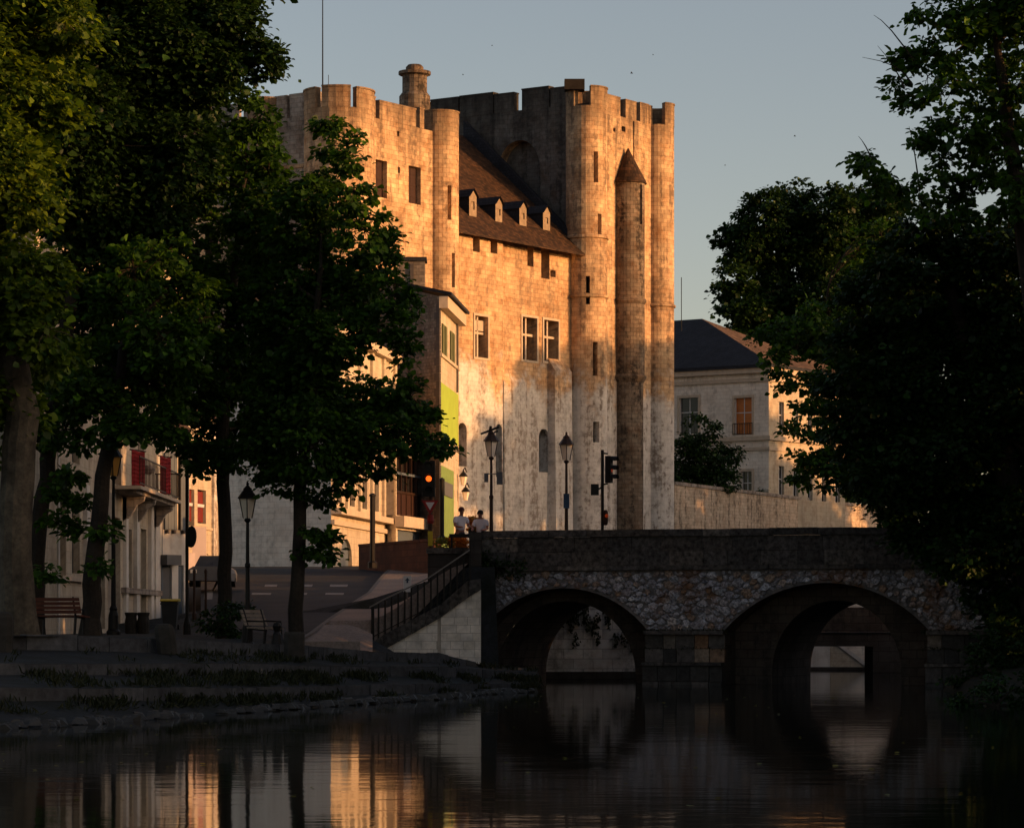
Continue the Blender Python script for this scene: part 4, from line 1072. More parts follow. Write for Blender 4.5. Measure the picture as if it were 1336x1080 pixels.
m.face([(a[0], a[1], 4), (gl[1][0], gl[1][1], 4), (gl[1][0], gl[1][1], ztl), (a[0], a[1], ze)], [(0, 4), (6.8, 4), (6.8, ztl), (0, ze)])
m.face([(gl[1][0], gl[1][1], 4), (gl[2][0], gl[2][1], 4), (gl[2][0], gl[2][1], ztl), (gl[1][0], gl[1][1], ztl)])
m.build('gable_wall', M['rubble_gable'], lh)
for k in range(36):                                   # quoins at the near corner
    z = 5 + k * .45
    if z > ze - .8: break
    ln = .62 if k % 2 else .4; dv = V((gl[1][0] - a[0], gl[1][1] - a[1], 0)).normalized(); nv = V((dv.y, -dv.x, 0)); 
    if nv.y > 0: nv = -nv
    m = MB(); p = V((a[0], a[1], z)) + nv * .03; m.box(p, dv * ln, -nv * .1, UP * .43); m.build('quoin', M['quoin'], lh)
m = MB(); dv = V((gl[1][0] - a[0], gl[1][1] - a[1], 0)).normalized()
e0 = V((a[0], a[1], ze + .02)) + n * .7 + V((0, -.5, 0)); e1 = V((b[0], b[1], ze + .02)) + n * .7; e2 = V((gl[1][0], gl[1][1] - .5, ztl + .02)); e3 = V((gl[2][0], gl[2][1], ztl + .4))
m.face([e0, e1, e3, e2]); m.face([x + UP * .18 for x in (e0, e1, e3, e2)]); 
for p, q in ((e0, e1), (e1, e3), (e3, e2), (e2, e0)): m.face([p, q, q + UP * .18, p + UP * .18])
m.build('roof', M['slate'], lh)
m = MB(); c0 = P(518, 375, 185); c1 = P(554, 375, 185); m.box((c0.x, 185, c0.z - 1.5), (c1.x - c0.x, 0, 0), (0, 1.4, 0), (0, 0, 3.1)); chm = m.build('chimney_stack', M['rubble_gable'], lh)
m = MB(); m.box((c0.x - .12, 184.88, c0.z + 1.605), (c1.x - c0.x + .24, 0, 0), (0, 1.64, 0), (0, 0, .22)); m.build('chimney_cap', M['slate'], chm)
m = MB(); px0 = P(535, 372, 184.9); m.box((px0.x, 184.9, px0.z), (.22, 0, 0), (0, .2, 0), (0, 0, 1.3)); m.build('flue', M['quoin'], chm)
# sunlit house with columns and arched doors
ch5 = thing('arcaded_house', (-8, 170, 5), 'sunlit cream house with arched doors and tall windows beyond the road', 'house')
a, b = (PX(432, 160), 160), (PX(516, 180), 180); zt = PZ(440, 168)
def zf(fr, py): Yq = 160 + 20 * fr; return PZ(py, Yq)
zc0, zc1 = PZ(672, 162), PZ(664, 162)
hol = []
for k in range(5): hol.append((.06 + k * .19, .06 + k * .19 + .09, zc1 + .3, zc1 + 3.1))
for k in range(5): hol.append((.06 + k * .19, .06 + k * .19 + .09, zc1 + 4.4, zc1 + 7.0))
hol += [(.13, .3, 4.2, PZ(702, 163)), (.55, .66, 4.2, PZ(702, 172)), (.82, .93, 4.2, PZ(702, 176))]
f, L, d, n = house_front('street_front', ch5, M['cream'], a, b, 4, zt, hol, styles=['void'] * 10 + ['void'] * 3)
slab(ch5, 'balcony_slab', f, 0, L + 2, zc0, zc1, .55, M['frame_stone']); slab(ch5, 'cornice', f, -.2, L, zt - .5, zt, .4, M['frame_stone'])
slab(ch5, 'string_course', f, 0, L, zc0 - .55, zc0 - .3, .18, M['frame_stone'])
for k in range(6): slab(ch5, 'pilaster', f, (.005 + k * .19) * L, (.035 + k * .19) * L, zc1 + .003, zt - .51, .16, M['cream'])
for (h0, h1, y0, y1) in hol[10:]:                      # arched heads
    m = MB(); c_, hw_ = (h0 + h1) / 2 * L, (h1 - h0) / 2 * L
    for s in (-1, 1):
        for k in range(6):
            t0, t1 = math.pi / 2 * k / 6, math.pi / 2 * (k + 1) / 6; rz = min(hw_, 1.2)
            q = [(c_ + s * hw_ * math.cos(t0), y1 - rz + rz * math.sin(t0)), (c_ + s * hw_ * math.cos(t1), y1 - rz + rz * math.sin(t1)), (c_ + s * hw_, y1 - rz + rz * math.sin(t1)), (c_ + s * hw_, y1 - rz + rz * math.sin(t0))]
            m.prism([f(x, y, .001) for x, y in q], -n * .15)
    m.build('door_arch', M['cream'], ch5)
m = MB(); p = f(.14 * L, 4.2, .17); m.box(p, f(.29 * L, 4.2, .17) - p, -n * .03, UP * 2.4); m.build('door', M['bluegrey'], ch5)
block_sides(ch5, 'walls', M['grey_stone'], [a, (a[0] - 9, a[1] + 6), (b[0] - 9, b[1] + 6), b], 4, zt - .02)
m = MB(); e = .5; q = [V((a[0] + .5, a[1] - .3, zt)), V((b[0] + .5, b[1], zt)), V((b[0] - 9, b[1] + 6, zt)), V((a[0] - 9, a[1] + 6, zt))]; r_ = [V(((a[0] + b[0]) / 2 - 4, 168, zt + 2.2)), V(((a[0] + b[0]) / 2 - 4, 178, zt + 2.2))]
m.face([q[0], q[1], r_[1], r_[0]]); m.face([q[1], q[2], r_[1]]); m.face([q[2], q[3], r_[0], r_[1]]); m.face([q[3], q[0], r_[0]]); m.build('roof', M['tile_pale'], ch5)
# dark glazed loggia house next to it
lg = thing('loggia_house', (-6, 186, 5), 'house with dark glazed loggia over a dark shopfront behind the traffic light', 'house')
a, b = (PX(516.5, 176), 176), (PX(560, 183.5), 183.5)
zb0, zb1 = PZ(690, 180), PZ(676, 180)
f, L, d, n = house_front('street_front', lg, M['cream'], a, b, 4, PZ(560, 180), [(.02, .86, zb1 + .05, PZ(598, 180)), (.05, .8, 4.2, PZ(693, 180))], depth=.6, styles='void')
slab(lg, 'balcony_slab', f, 0, L, zb0, zb1, .5, M['frame_stone'])
for k in range(6): slab(lg, 'window_bar', f, (.06 + k * .15) * L, (.075 + k * .15) * L, zb1 + .06, PZ(598, 180) - .01, -.1, M['iron_brown'], .25)
slab(lg, 'window_bar', f, .02 * L, .86 * L, PZ(622, 180), PZ(619, 180), -.07, M['bluegrey'], .3); slab(lg, 'window_bar', f, .02 * L, .86 * L, PZ(646, 180), PZ(643, 180), -.06, M['iron_brown'], .3)
m = MB(); p = f(.06 * L, zb1 + .1, .35); m.box(p, f(.85 * L, zb1 + .1, .35) - p, -n * .02, UP * (PZ(622, 180) - zb1 - .2)); m.build('loggia_glass', M['glass'], lg)
slab(lg, 'lower_panel', f, .03 * L, .85 * L, zb1 + .06, PZ(645, 180), -.15, M['shutter_brown'], .3)
slab(lg, 'shopfront', f, .06 * L, .79 * L, 4.2, PZ(694, 180), -.2, M['bluegrey'], .4)
block_sides(lg, 'walls', M['grey_stone'], [a, (a[0] - 5, a[1] + 8), (b[0] - 3, b[1] + 8), b], 4, PZ(560, 180) - .02)
# pale striped house in the shade
ph = thing('pilastered_house', (-12, 172, 5), 'pale shaded house with flat pilasters between two tree trunks beyond the road', 'house')
a, b = (PX(322, 169), 169), (PX(431, 161), 161); zt = PZ(560, 165)
hol = [(.06, .13, 4.6, PZ(655, 168)), (.30, .37, 4.6, PZ(650, 167)), (.52, .58, 4.6, PZ(650, 166)), (.70, .76, 4.6, PZ(655, 165)), (.86, .94, 4.6, PZ(670, 164)),
       (.06, .13, PZ(625, 168), PZ(585, 168)), (.30, .37, PZ(625, 168), PZ(585, 168)), (.52, .58, PZ(625, 168), PZ(585, 168)), (.78, .86, PZ(625, 168), PZ(585, 168))]
f, L, d, n = house_front('street_front', ph, M['white'], a, b, 4, zt, hol, styles='void')
for k in range(9): slab(ph, 'pilaster', f, (.015 + k * .118) * L, (.045 + k * .118) * L, 5.05, PZ(640, 166), .14, M['white'])
for x0 in (.14, .38): slab(ph, 'shutter', f, x0 * L, (x0 + .05) * L, 5.2, PZ(655, 168), .1, M['bluegrey'])
slab(ph, 'string_course', f, 0, L, PZ(638, 166), PZ(632, 166), .22, M['frame_stone']); slab(ph, 'cornice', f, -.1, L - .1, zt - .4, zt, .35, M['frame_stone'])
slab(ph, 'yellow_step', f, .05 * L, .15 * L, 5.0, 5.22, .4, M['yellow'])
block_sides(ph, 'walls', M['grey_stone'], [a, (a[0] - 2, a[1] + 10), (b[0] - 4, b[1] + 12), b], 4, zt - .02)
m = MB(); q = [V((a[0] - .3, a[1] - .4, zt)), V((b[0], b[1] - .4, zt)), V((b[0] - 4, b[1] + 12, zt)), V((a[0] - 2, a[1] + 10, zt))]; r_ = [(q[0] + q[3]) / 2 + UP * 2.4, (q[1] + q[2]) / 2 + UP * 2.4]
m.face([q[0], q[1], r_[1], r_[0]]); m.face([q[2], q[3], r_[0], r_[1]]); m.face([q[0], q[3], r_[0]]); m.face([q[1], q[2], r_[1]]); m.build('roof', M['tile_pale'], ph)
# small sunlit house with red windows
rh = thing('red_window_house', (PX(266, 136), 138, 3.5), 'sunlit cream house with dark red arched windows between tree trunk and blue shutter', 'house')
a, b = (PX(238, 134), 134), (PX(290, 140), 140); zt = PZ(545, 137)
f, L, d, n = house_front('street_front', rh, M['cream'], a, b, 2.5, zt, [(.12, .29, PZ(686, 135), PZ(638, 135)), (.37, .58, PZ(682, 136), PZ(638, 136)), (.14, .3, PZ(612, 135), PZ(575, 135)), (.4, .58, PZ(612, 136), PZ(575, 136))], styles='void')
for x0, x1 in ((.13, .28), (.38, .57)):
    slab(rh, 'red_pane', f, x0 * L, x1 * L, PZ(680, 136), PZ(661, 136), -.12, M['redpaint'], .18); slab(rh, 'red_pane', f, x0 * L, x1 * L, PZ(656, 136), PZ(640, 136), -.12, M['redpaint'], .18)
    slab(rh, 'transom', f, x0 * L, x1 * L, PZ(660.5, 136), PZ(656.5, 136), -.06, M['signwhite'], .18)
slab(rh, 'pilaster', f, .72 * L, .80 * L, 2.6, zt, .12, M['keep_mid']); slab(rh, 'pilaster', f, .88 * L, .94 * L, 2.6, zt, .12, M['keep_mid'])
slab(rh, 'string_course', f, 0, .71 * L, PZ(690, 136), PZ(687, 136), .1, M['frame_stone'])
block_sides(rh, 'walls', M['cream'], [a, (a[0] - 5, a[1] + 6), (b[0] - 5, b[1] + 8), b], 2.5, zt - .02)
m = MB(); q = [V((a[0] - .2, a[1] - .5, zt)), V((b[0] + .3, b[1] - .3, zt)), V((b[0] - 5, b[1] + 8, zt)), V((a[0] - 5, a[1] + 6, zt))]; r_ = [(q[0] + q[3]) / 2 + UP * 2, (q[1] + q[2]) / 2 + UP * 2]
m.face([q[0], q[1], r_[1], r_[0]]); m.face([q[2], q[3], r_[0], r_[1]]); m.face([q[0], q[3], r_[0]]); m.face([q[1], q[2], r_[1]]); m.build('roof', M['tile_pale'], rh)
# tall sunlit building glimpsed through the leaves
tb = thing('tall_house', (PX(210, 190), 190, 5), 'tall sunlit cream building glimpsed through gaps in the left foliage', 'house')
a, b = (PX(100, 182), 182), (PX(300, 196), 196); zt = PZ(250, 188)
hol = [(.08 + .15 * k, .15 + .15 * k, z0, z0 + 2.2) for k in range(6) for z0 in (9, 13, 17, 21, 25)]
f, L, d, n = house_front('street_front', tb, M['cream'], a, b, 4, zt, hol, styles='void')
slab(tb, 'cornice', f, -.2, L, zt - .5, zt, .4, M['frame_stone'])
block_sides(tb, 'walls', M['cream'], [a, (a[0] - 5, a[1] + 10), (b[0] - 5, b[1] + 10), b], 4, zt - .02)
# townhouse with balcony in the shade
th = thing('townhouse', (-14, 105, 1.6), 'shaded cream townhouse with stone balcony and red hangings on the left bank', 'house')
XH = -13.9
def ty(px): return XH * FPX / (px - CX)
y0, y1 = 84., ty(206)
a, b = (XH, y0), (XH, y1)
def fr(px): return (ty(px) - y0) / (y1 - y0)
zbal = PZ(645, ty(180)); zt = zbal + 11
hol = [(fr(78), fr(86), PZ(752, ty(82)), PZ(655, ty(82))), (fr(94), fr(104), PZ(748, ty(98)), PZ(655, ty(98))), (fr(132), fr(137), PZ(820, ty(135)), PZ(660, ty(135))),
       (fr(150), fr(157), PZ(815, ty(152)), PZ(675, ty(152))), (fr(166), fr(172), PZ(770, ty(168)), PZ(690, ty(168))), (fr(184), fr(191), PZ(815, ty(187)), PZ(690, ty(187))),
       (fr(180), fr(188), zbal + .1, zbal + 2.9), (fr(150), fr(158), zbal + .1, zbal + 2.9), (fr(94), fr(104), zbal + .3, zbal + 2.9), (fr(60), fr(70), zbal + .3, zbal + 2.9)]
f, L, d, n = house_front('street_front', th, M['cream'], a, b, 1, zt, hol, styles='void')
for p0, p1 in ((160, 163), (174, 177.5), (193, 196.5), (199, 204), (108, 112), (141, 145)): slab(th, 'pilaster', f, fr(p0) * L, fr(p1) * L, 1.2, zbal - .3, .14, M['white'])
slab(th, 'window_sill', f, fr(76) * L, fr(106) * L, PZ(758, ty(92)), PZ(752, ty(92)), .15, M['frame_stone'])
slab(th, 'string_course', f, fr(158) * L, L, PZ(775, ty(180)), PZ(768, ty(180)), .2, M['keep_dark'])
slab(th, 'balcony_slab', f, fr(146) * L, fr(203) * L, zbal - .12, zbal, 1.0, M['frame_stone'])
bl = slab(th, 'balcony_moulding', f, fr(148) * L, fr(202) * L, zbal - .24, zbal - .125, .8, M['keep_dark'])
for p in (160, 175, 199):                              # scrolled consoles
    s = fr(p) * L; prof = [(0, -.25), (.78, -.25), (.74, -.42), (.5, -.55), (.4, -.75), (.22, -1.0), (0, -1.15)]
    m = MB(); m.prism([f(s, zbal + z_, -o_) for o_, z_ in prof], d * .35); m.build('console', M['keep_dark'], th)
rl = MB()
pA, pB = f(fr(147) * L, zbal, -.92), f(fr(202) * L, zbal, -.92)
for zz in (.08, 1.0): rl.box(pA + UP * zz, pB - pA, V((.03, 0, 0)), UP * .045)
pC = f(fr(202) * L, zbal, 0)
for zz in (.08, 1.0): rl.box(pB + UP * zz, pC - pB, V((0, .03, 0)), UP * .045)
ro_ = rl.build('balcony_railing', M['iron_brown'], th)
N = 30
for k in range(N + 1):
    m = MB(); p = pA.lerp(pB, k / N); m.box(p + UP * .08, V((.025, 0, 0)), V((0, .025, 0)), UP * .92); m.build('baluster', M['iron_brown'], ro_)
for k in range(6):
    m = MB(); p = pB.lerp(pC, (k + .5) / 6); m.box(p + UP * .08, V((.025, 0, 0)), V((0, .025, 0)), UP * .92); m.build('baluster', M['iron_brown'], ro_)
# hangings on the balcony rail: separate cloths
for i, (p0, p1, q0_, q1_) in enumerate(((171.5, 188.5, 587, 640), (208.5, 222.5, 595, 644))):
    Yc = 114.5 if i else 107.5
    A_, B_ = P(p0, 0, Yc), P(p1, 0, Yc + .8); c = thing('red_hanging', P((p0 + p1) / 2, q1_, Yc), ('left' if i == 0 else 'right') + ' red cloth hanging on the balcony railing of the townhouse', 'banner', 'red hangings on the balcony')
    m = MB(); nx, nz = 10, 10; zt_, zb_ = PZ(q0_, Yc), PZ(q1_, Yc)
    for ix in range(nx):
        for iz in range(nz):
            def w_(u, v_): return V((A_.x + (B_.x - A_.x) * u, Yc + .8 * u + .035 * math.sin(u * 17 + v_) * (.3 + v_), zt_ + (zb_ - zt_) * v_ + .02 * math.sin(u * 9) - (.04 * u if v_ < .05 else 0)))
            m.face([w_(ix / nx, iz / nz), w_((ix + 1) / nx, iz / nz), w_((ix + 1) / nx, (iz + 1) / nz), w_(ix / nx, (iz + 1) / nz)], smooth=True)
    so_ = m.build('cloth', M['red'], c); md = so_.modifiers.new('thick', 'SOLIDIFY'); md.thickness = .02
    m = MB(); m.tube([w_(0, 0) + V((-.05, 0, .02)), w_(1, 0) + V((.05, 0, .02))], .025, 6); m.build('rod', M['iron_brown'], c)
m = MB(); c = P(194, 613, 114); m.lathe(c, [(.05, -.18), (.2, -.1), (.22, .05), (.1, .18)], 8); m.build('balcony_wreath', M['keep_dark'], th)
zr0 = zt; block_sides(th, 'walls', M['cream'], [a, (a[0] - 9, a[1]), (b[0] - 9, b[1]), b], 1, zt - .02)
slab(th, 'cornice', f, -.2, L, zt - .4, zt, .4, M['frame_stone'])
m = MB(); q = [V((XH + .6, y0 - .5, zt + .003)), V((XH + .6, y1, zt + .003)), V((XH - 9, y1, zt + .003)), V((XH - 9, y0 - .5, zt + .003))]; r_ = [(q[0] + q[3]) / 2 + UP * 2.6, (q[1] + q[2]) / 2 + UP * 2.6]
m.face([q[0], q[1], r_[1], r_[0]]); m.face([q[2], q[3], r_[0], r_[1]]); m.face([q[0], q[3], r_[0]]); m.face([q[1], q[2], r_[1]]); m.build('roof', M['tile_pale'], th)
m = MB(); p = f(fr(207) * L - .2, 1.4, -.12); m.tube([p, p + UP * 9], .07, 8); m.build('downpipe', M['bluegrey'], th)
m = MB(); p = f(fr(71) * L, 1.4, -.12); m.tube([p, p + UP * 9], .05, 8); m.build('downpipe', M['signwhite'], th)
# white house with the blue boarded upper floor
wh = thing('boarded_house', (-13.4, 124, 1.6), 'narrow white house with blue-grey boarded upper floor and grey door', 'house')
a, b = (PX(206.5, 120.2), 120.2), (PX(246, 121.5), 121.5); zt = PZ(560, 121)
ZB = lambda py: PZ(py, 120.8)
f, L, d, n = house_front('street_front', wh, M['white'], a, b, 1, zt, [(.09, .45, 1.6, ZB(737)), (.66, .84, 1.9, ZB(737))], styles='void')
slab(wh, 'door', f, .10 * L, .44 * L, 1.6, ZB(738), -.08, M['greydoor'], .12); slab(wh, 'door', f, .67 * L, .83 * L, 1.9, ZB(738), -.08, M['bluegrey'], .12)
slab(wh, 'awning_box', f, .08 * L, .56 * L, ZB(737) + .003, ZB(724), .35, M['greydoor'])
for k in range(8):
    x0 = .17 + k * .1
    if k == 4: continue
    slab(wh, 'board', f, x0 * L + .006, (x0 + .1) * L - .006 if k < 7 else L * .965, ZB(691), ZB(591), .09 + (k % 2) * .008, M['bluegrey'])
m = MB(); p = f(.62 * L, ZB(691), -.14); m.tube([p, p + UP * 3.1], .06, 6); m.build('downpipe', M['iron'], wh)
for x0 in (.22, .44, .75): slab(wh, 'bracket', f, x0 * L, (x0 + .06) * L, ZB(696), ZB(691.5), .16, M['quoin'])
block_sides(wh, 'walls', M['white'], [a, (a[0] - 8, a[1] + .1), (b[0] - 8, b[1] + 8), (b[0] - 1.3, b[1] + 7), b], 1, zt - .02)
m = MB(); q = [V((a[0], a[1] - .3, zt)), V((b[0] + .2, b[1] - .3, zt)), V((b[0] - 1.2, b[1] + 7, zt)), V((a[0] - 6, a[1] + 7, zt))]; t_ = (q[0] + q[1] + q[2] + q[3]) / 4 + UP * 1.8
for i in range(4): m.face([q[i], q[(i + 1) % 4], t_])
m.build('roof', M['tile_pale'], wh)

# ------------------------------------------------------------------ street lamps, signs, furniture
def street_lamp(base, height, label, mat, glass, group='street lamps', arms=False):
    o = thing('street_lamp', base, label, 'street lamp', group); b = V(base); lh = .62
    zt = height - lh - .32
    m = MB(); m.lathe(b, [(.20, 0), (.20, .10), (.15, .16), (.14, .55), (.10, .68), (.115, .74), (.075, .82)], 12); m.build('lamp_base', mat, o)
    m = MB(); m.lathe(b, [(.07, .80), (.055, zt * .62), (.075, zt * .63), (.075, zt * .65), (.05, zt * .66), (.042, zt - .1), (.10, zt - .04), (.06, zt + .02)], 10); m.build('pole', mat, o)
    g = b + UP * (zt + .02)
    m = MB(); m.lathe(g, [(.11, .0), (.205, lh - .1)], 4, smooth=False); m.build('lamp_glass', glass, o)
    m = MB()
    for k in range(4):
        a = k * math.pi / 2; p = g + V((math.cos(a) * .115, math.sin(a) * .115, 0)); q = g + V((math.cos(a) * .215, math.sin(a) * .215, lh - .1)); m.tube([p, q], .016, 5)
    m.build('lamp_frame', mat, o)
    m = MB(); m.lathe(g + UP * (lh - .1), [(.27, 0), (.25, .05), (.11, .24), (.12, .27), (.07, .31), (.03, .36), (.045, .40), (.0, .46)], 8, smooth=False); m.build('lamp_cap', mat, o)
    if arms:
        m = MB(); c = g + UP * (lh + .26)
        m.tube([c + V((-.36, 0, -.12)), c + V((0, .02, .02)), c + V((.26, 0, .12))], .04, 5); m.tube([c + V((-.06, 0, -.14)), c + V((-.02, 0, .15))], .05, 5); m.tube([c + V((.1, 0, -.06)), c + V((.22, .05, -.02))], .03, 5); m.build('bracket', M['iron'], o)
    return o
def lamp_at(px, base_py, top_py, Y, zb, *a, **k): return street_lamp((PX(px, Y), Y, zb), PZ(top_py, Y) - zb, *a, **k)
lamp_at(323, 838, 631, 82, land_h(PX(323, 82), 82), 'tall black street lamp with frosted lantern on the quay between two trunks', M['iron'], M['lampglass'])
lamp_at(148, 828, 578, 86, land_h(PX(146, 86), 86), 'black street lamp with amber lantern before the townhouse balcony', M['iron'], M['lampglass_amber'])
l1 = lamp_at(641, 720, 560, 103.2, 3.82, 'brown street lamp with crossed bracket on top at the left end of the bridge', M['iron_brown'], M['lampglass'], arms=True)
l2 = lamp_at(739, 720, 565, 104.5, 3.76, 'brown street lamp with plain lantern standing on the bridge before the keep', M['iron_brown'], M['lampglass'])
for px, py, w_, h_ in ((739, 653, .2, .5),):
    m = MB(); c = P(px, py + 10, 104.3); m.cbox(c, w_, .04, h_); m.build('post_sign', M['signblue'], l2)
m = MB(); c = P(652, 632, 103.1); m.cbox(c, .2, .12, .42); c = P(634.5, 629, 103.1); m.cbox(c, .14, .1, .3); m.tube([P(634, 618, 103.15), P(653, 618, 103.15)], .02, 5); m.build('control_box', M['greydoor'], l1)

def signal_head(o, c, faces, lit=None, sz=(.34, .22, 1.05)):
    """three-lens head, c bottom centre, facing direction vector"""
    d = V(faces).normalized(); t = V((-d.y, d.x, 0)); c = V(c)
    m = MB(); m.box(c - t * sz[0] / 2 - d * sz[1] / 2, t * sz[0], d * sz[1], UP * sz[2]); h = m.build('signal_head', M['iron'], o)
    for k in range(3):
        p = c + d * (sz[1] / 2 + .012) + UP * (sz[2] * (k + .5) / 3); m = MB()
        ring = [p + t * math.cos(a) * .10 + UP * math.sin(a) * .10 for a in [i * math.pi / 8 for i in range(16)]]
        m.face(ring); m.build('lens', lit[k] if lit and lit[k] else M['glass'], h)
        m = MB()
        for i in range(10):
            a0, a1 = math.pi * i / 10, math.pi * (i + 1) / 10
            q = [p + t * math.cos(x) * .145 + UP * math.sin(x) * .145 for x in (a0, a1)]; m.face([q[0], q[1], q[1] + d * .2, q[0] + d * .2])
        m.build('visor', M['iron'], h)
    return h
Yt = 104.
tl = thing('traffic_light', V((PX(560.5, Yt), Yt, 3.2)), 'traffic light showing amber above a red-rimmed give-way sign by the bridge', 'traffic light')
b = V((PX(561.5, Yt), Yt + .1, 2.6)); m = MB(); m.tube([b, V((b.x, b.y, PZ(604, Yt)))], .055, 8); m.build('pole', M['iron_brown'], tl)
signal_head(tl, P(559.5, 648, Yt), (0, -1, 0), (None, M['amber'], None), (.42, .22, 1.22))
s = MB(); cs = P(561, 659, Yt - .08); hw_ = .29
tri = [cs + V((-hw_, 0, .17)), cs + V((hw_, 0, .17)), cs + V((0, 0, -.33))]; s.prism(tri, (0, .02, 0)); sg = s.build('give_way_sign', M['signred'], tl)
s = MB(); tri = [cs + V((-.15, -.004, .10)), cs + V((.15, -.004, .10)), cs + V((0, -.004, -.16))]; s.prism(tri, (0, .003, 0)); s.build('sign_face', M['signwhite'], sg)
m = MB(); m.lathe(P(561.5, 683, Yt + .1) , [(.1, 0), (.12, .1), (.1, .3)], 8); m.build('post_box', M['signred'], tl)
m = MB(); m.cbox(P(561.5, 712, Yt + .1), .16, .13, .5); m.build('push_button_box', M['yellow'], tl)
Yq = 104.8
t2 = thing('traffic_light', V((PX(786, Yq), Yq, 3.76)), 'traffic light seen side-on standing on the bridge before the keep', 'traffic light')
b = V((PX(786, Yq), Yq, 3.7)); m = MB(); m.tube([b, V((b.x, b.y, PZ(587, Yq)))], .055, 8); m.build('pole', M['iron'], t2)
signal_head(t2, P(794.5, 630, Yq), (.93, -.36, 0), (None, M['amber_dim'], None), (.24, .2, .92))
m = MB(); m.tube([V((b.x, b.y, PZ(591, Yq))), P(793, 592, Yq)], .03, 6); m.tube([V((b.x, b.y, PZ(632, Yq))), P(793, 631, Yq)], .03, 6); m.build('mount_arm', M['iron'], t2)
m = MB(); m.cbox(P(776, 646, Yq), .27, .2, .38); m.tube([P(781, 638, Yq), P(786, 635, Yq)], .03, 6); m.build('pedestrian_signal', M['iron'], t2)
m = MB(); m.lathe(P(790, 685, Yq - .05), [(.06, 0), (.09, .1), (.09, .45), (.05, .52)], 8); rs = m.build('repeater_signal', M['iron_brown'], t2)
m = MB(); c = P(791.5, 673, Yq - .15); m.lathe(c - UP * .06, [(.02, 0), (.06, .04), (.06, .09), (.02, .13)], 8); m.build('lens', M['amber_dim'], rs)
def bollard(px, base_py, top_py, Y, label, mat='iron', r=.06, group='thin posts along the road'):
    zb = land_h(PX(px, Y), Y) if base_py is None else PZ(base_py, Y); zt = PZ(top_py, Y); o = thing('post', V((PX(px, Y), Y, zb)), label, 'post', group)
    m = MB(); m.lathe(V((PX(px, Y), Y, zb - .1)), [(r * 1.8, 0), (r * 1.8, .25), (r, .32), (r, zt - zb), (r * 1.25, zt - zb + .02), (r * 1.25, zt - zb + .1), (r * .4, zt - zb + .16)], 8); m.build('shaft', M[mat], o); return o
bollard(486, 738, 645, 138, 'lone dark post at the far kerb before the arcaded house', r=.12)
bollard(576.5, 706, 625, 118, 'dark post beside the green panel of the lime house', 'iron', .09)
bollard(253.5, 806, 744, 104, 'left of two brown posts at the road edge beside the white house', 'iron_brown', .045)
bollard(268.5, 806, 744, 104, 'right of two brown posts at the road edge beside the white house', 'iron_brown', .045)
Yp = 90.
sp = thing('road_sign', V((PX(245, Yp), Yp, 1.6)), 'tall thin dark signpost with a round sign seen from behind', 'sign')
b = V((PX(244, Yp), Yp, PZ(838, Yp))); m = MB(); m.lathe(b, [(.19, 0), (.19, .08), (.12, .2), (.11, .55), (.06, .72)], 10); m.build('post_base', M['iron'], sp)
m = MB(); m.tube([b + UP * .6, V((b.x, b.y, PZ(560, Yp)))], .05, 8); m.build('pole', M['iron'], sp)
m = MB(); c = P(249, 700, Yp - .1); ring = [c + V((math.cos(a) * .15, math.sin(a) * .1, math.sin(a) * .32)) for a in [i * math.pi / 10 for i in range(20)]]; m.prism(ring, (.02, .03, 0)); m.build('sign_disc', M['iron'], sp)
Yi = 99.
isg = thing('information_sign', P(532, 772, Yi), 'small white sign with dark blue arrow behind the stair railing', 'sign')
m = MB(); m.cbox(P(531.5, 772, Yi), .25, .03, .52); m.build('sign_board', M['signwhite'], isg)
m = MB(); c = P(531.5, 757, Yi - .03); m.prism([c + V(x) for x in ((-.03, 0, -.08), (.03, 0, -.08), (.03, 0, .0), (.08, 0, .0), (0, 0, .09), (-.08, 0, .0), (-.03, 0, .0))], (0, .01, 0)); m.build('arrow', M['signblue'], isg)
m = MB(); m.tube([P(531.5, 800, Yi + .03), P(531.5, 757, Yi + .03)], .025, 6); m.build('pole', M['steel'], isg)
# wheeled bin
Yb = 99.; zb = PZ(822, Yb); bn = thing('wheeled_bin', V((PX(222, Yb), Yb, zb)), 'grey wheeled bin with yellow lid against the white house', 'bin')
c = V((PX(222, Yb), Yb, zb)); m = MB(); w0, w1, hh = .20, .27, .93
q = [c + V((sx * w0, sy * w0, .04)) for sx, sy in ((-1, -1), (1, -1), (1, 1), (-1, 1))]; t = [c + V((sx * w1, sy * w1, hh)) for sx, sy in ((-1, -1), (1, -1), (1, 1), (-1, 1))]
for i in range(4): m.face([q[i], q[(i + 1) % 4], t[(i + 1) % 4], t[i]])
m.face(q[::-1]); m.face(t); m.box(c + V((-.29, -.29, hh - .1)), (.58, 0, 0), (0, .58, 0), (0, 0, .05)); m.build('bin_body', M['bin'], bn)
m = MB(); m.prism([c + V((-.30, -.32, hh + .002)), c + V((-.30, .32, hh + .002)), c + V((-.30, .32, hh + .09)), c + V((-.30, -.2, hh + .07)), c + V((-.30, -.32, hh + .03))], (.60, 0, 0)); m.build('lid', M['yellow'], bn)
for s in (-1, 1):
    m = MB(); m.tube([c + V((s * .22, .24, .1)), c + V((s * .27, .24, .1))], .1, 12); m.build('wheel', M['iron'], bn)
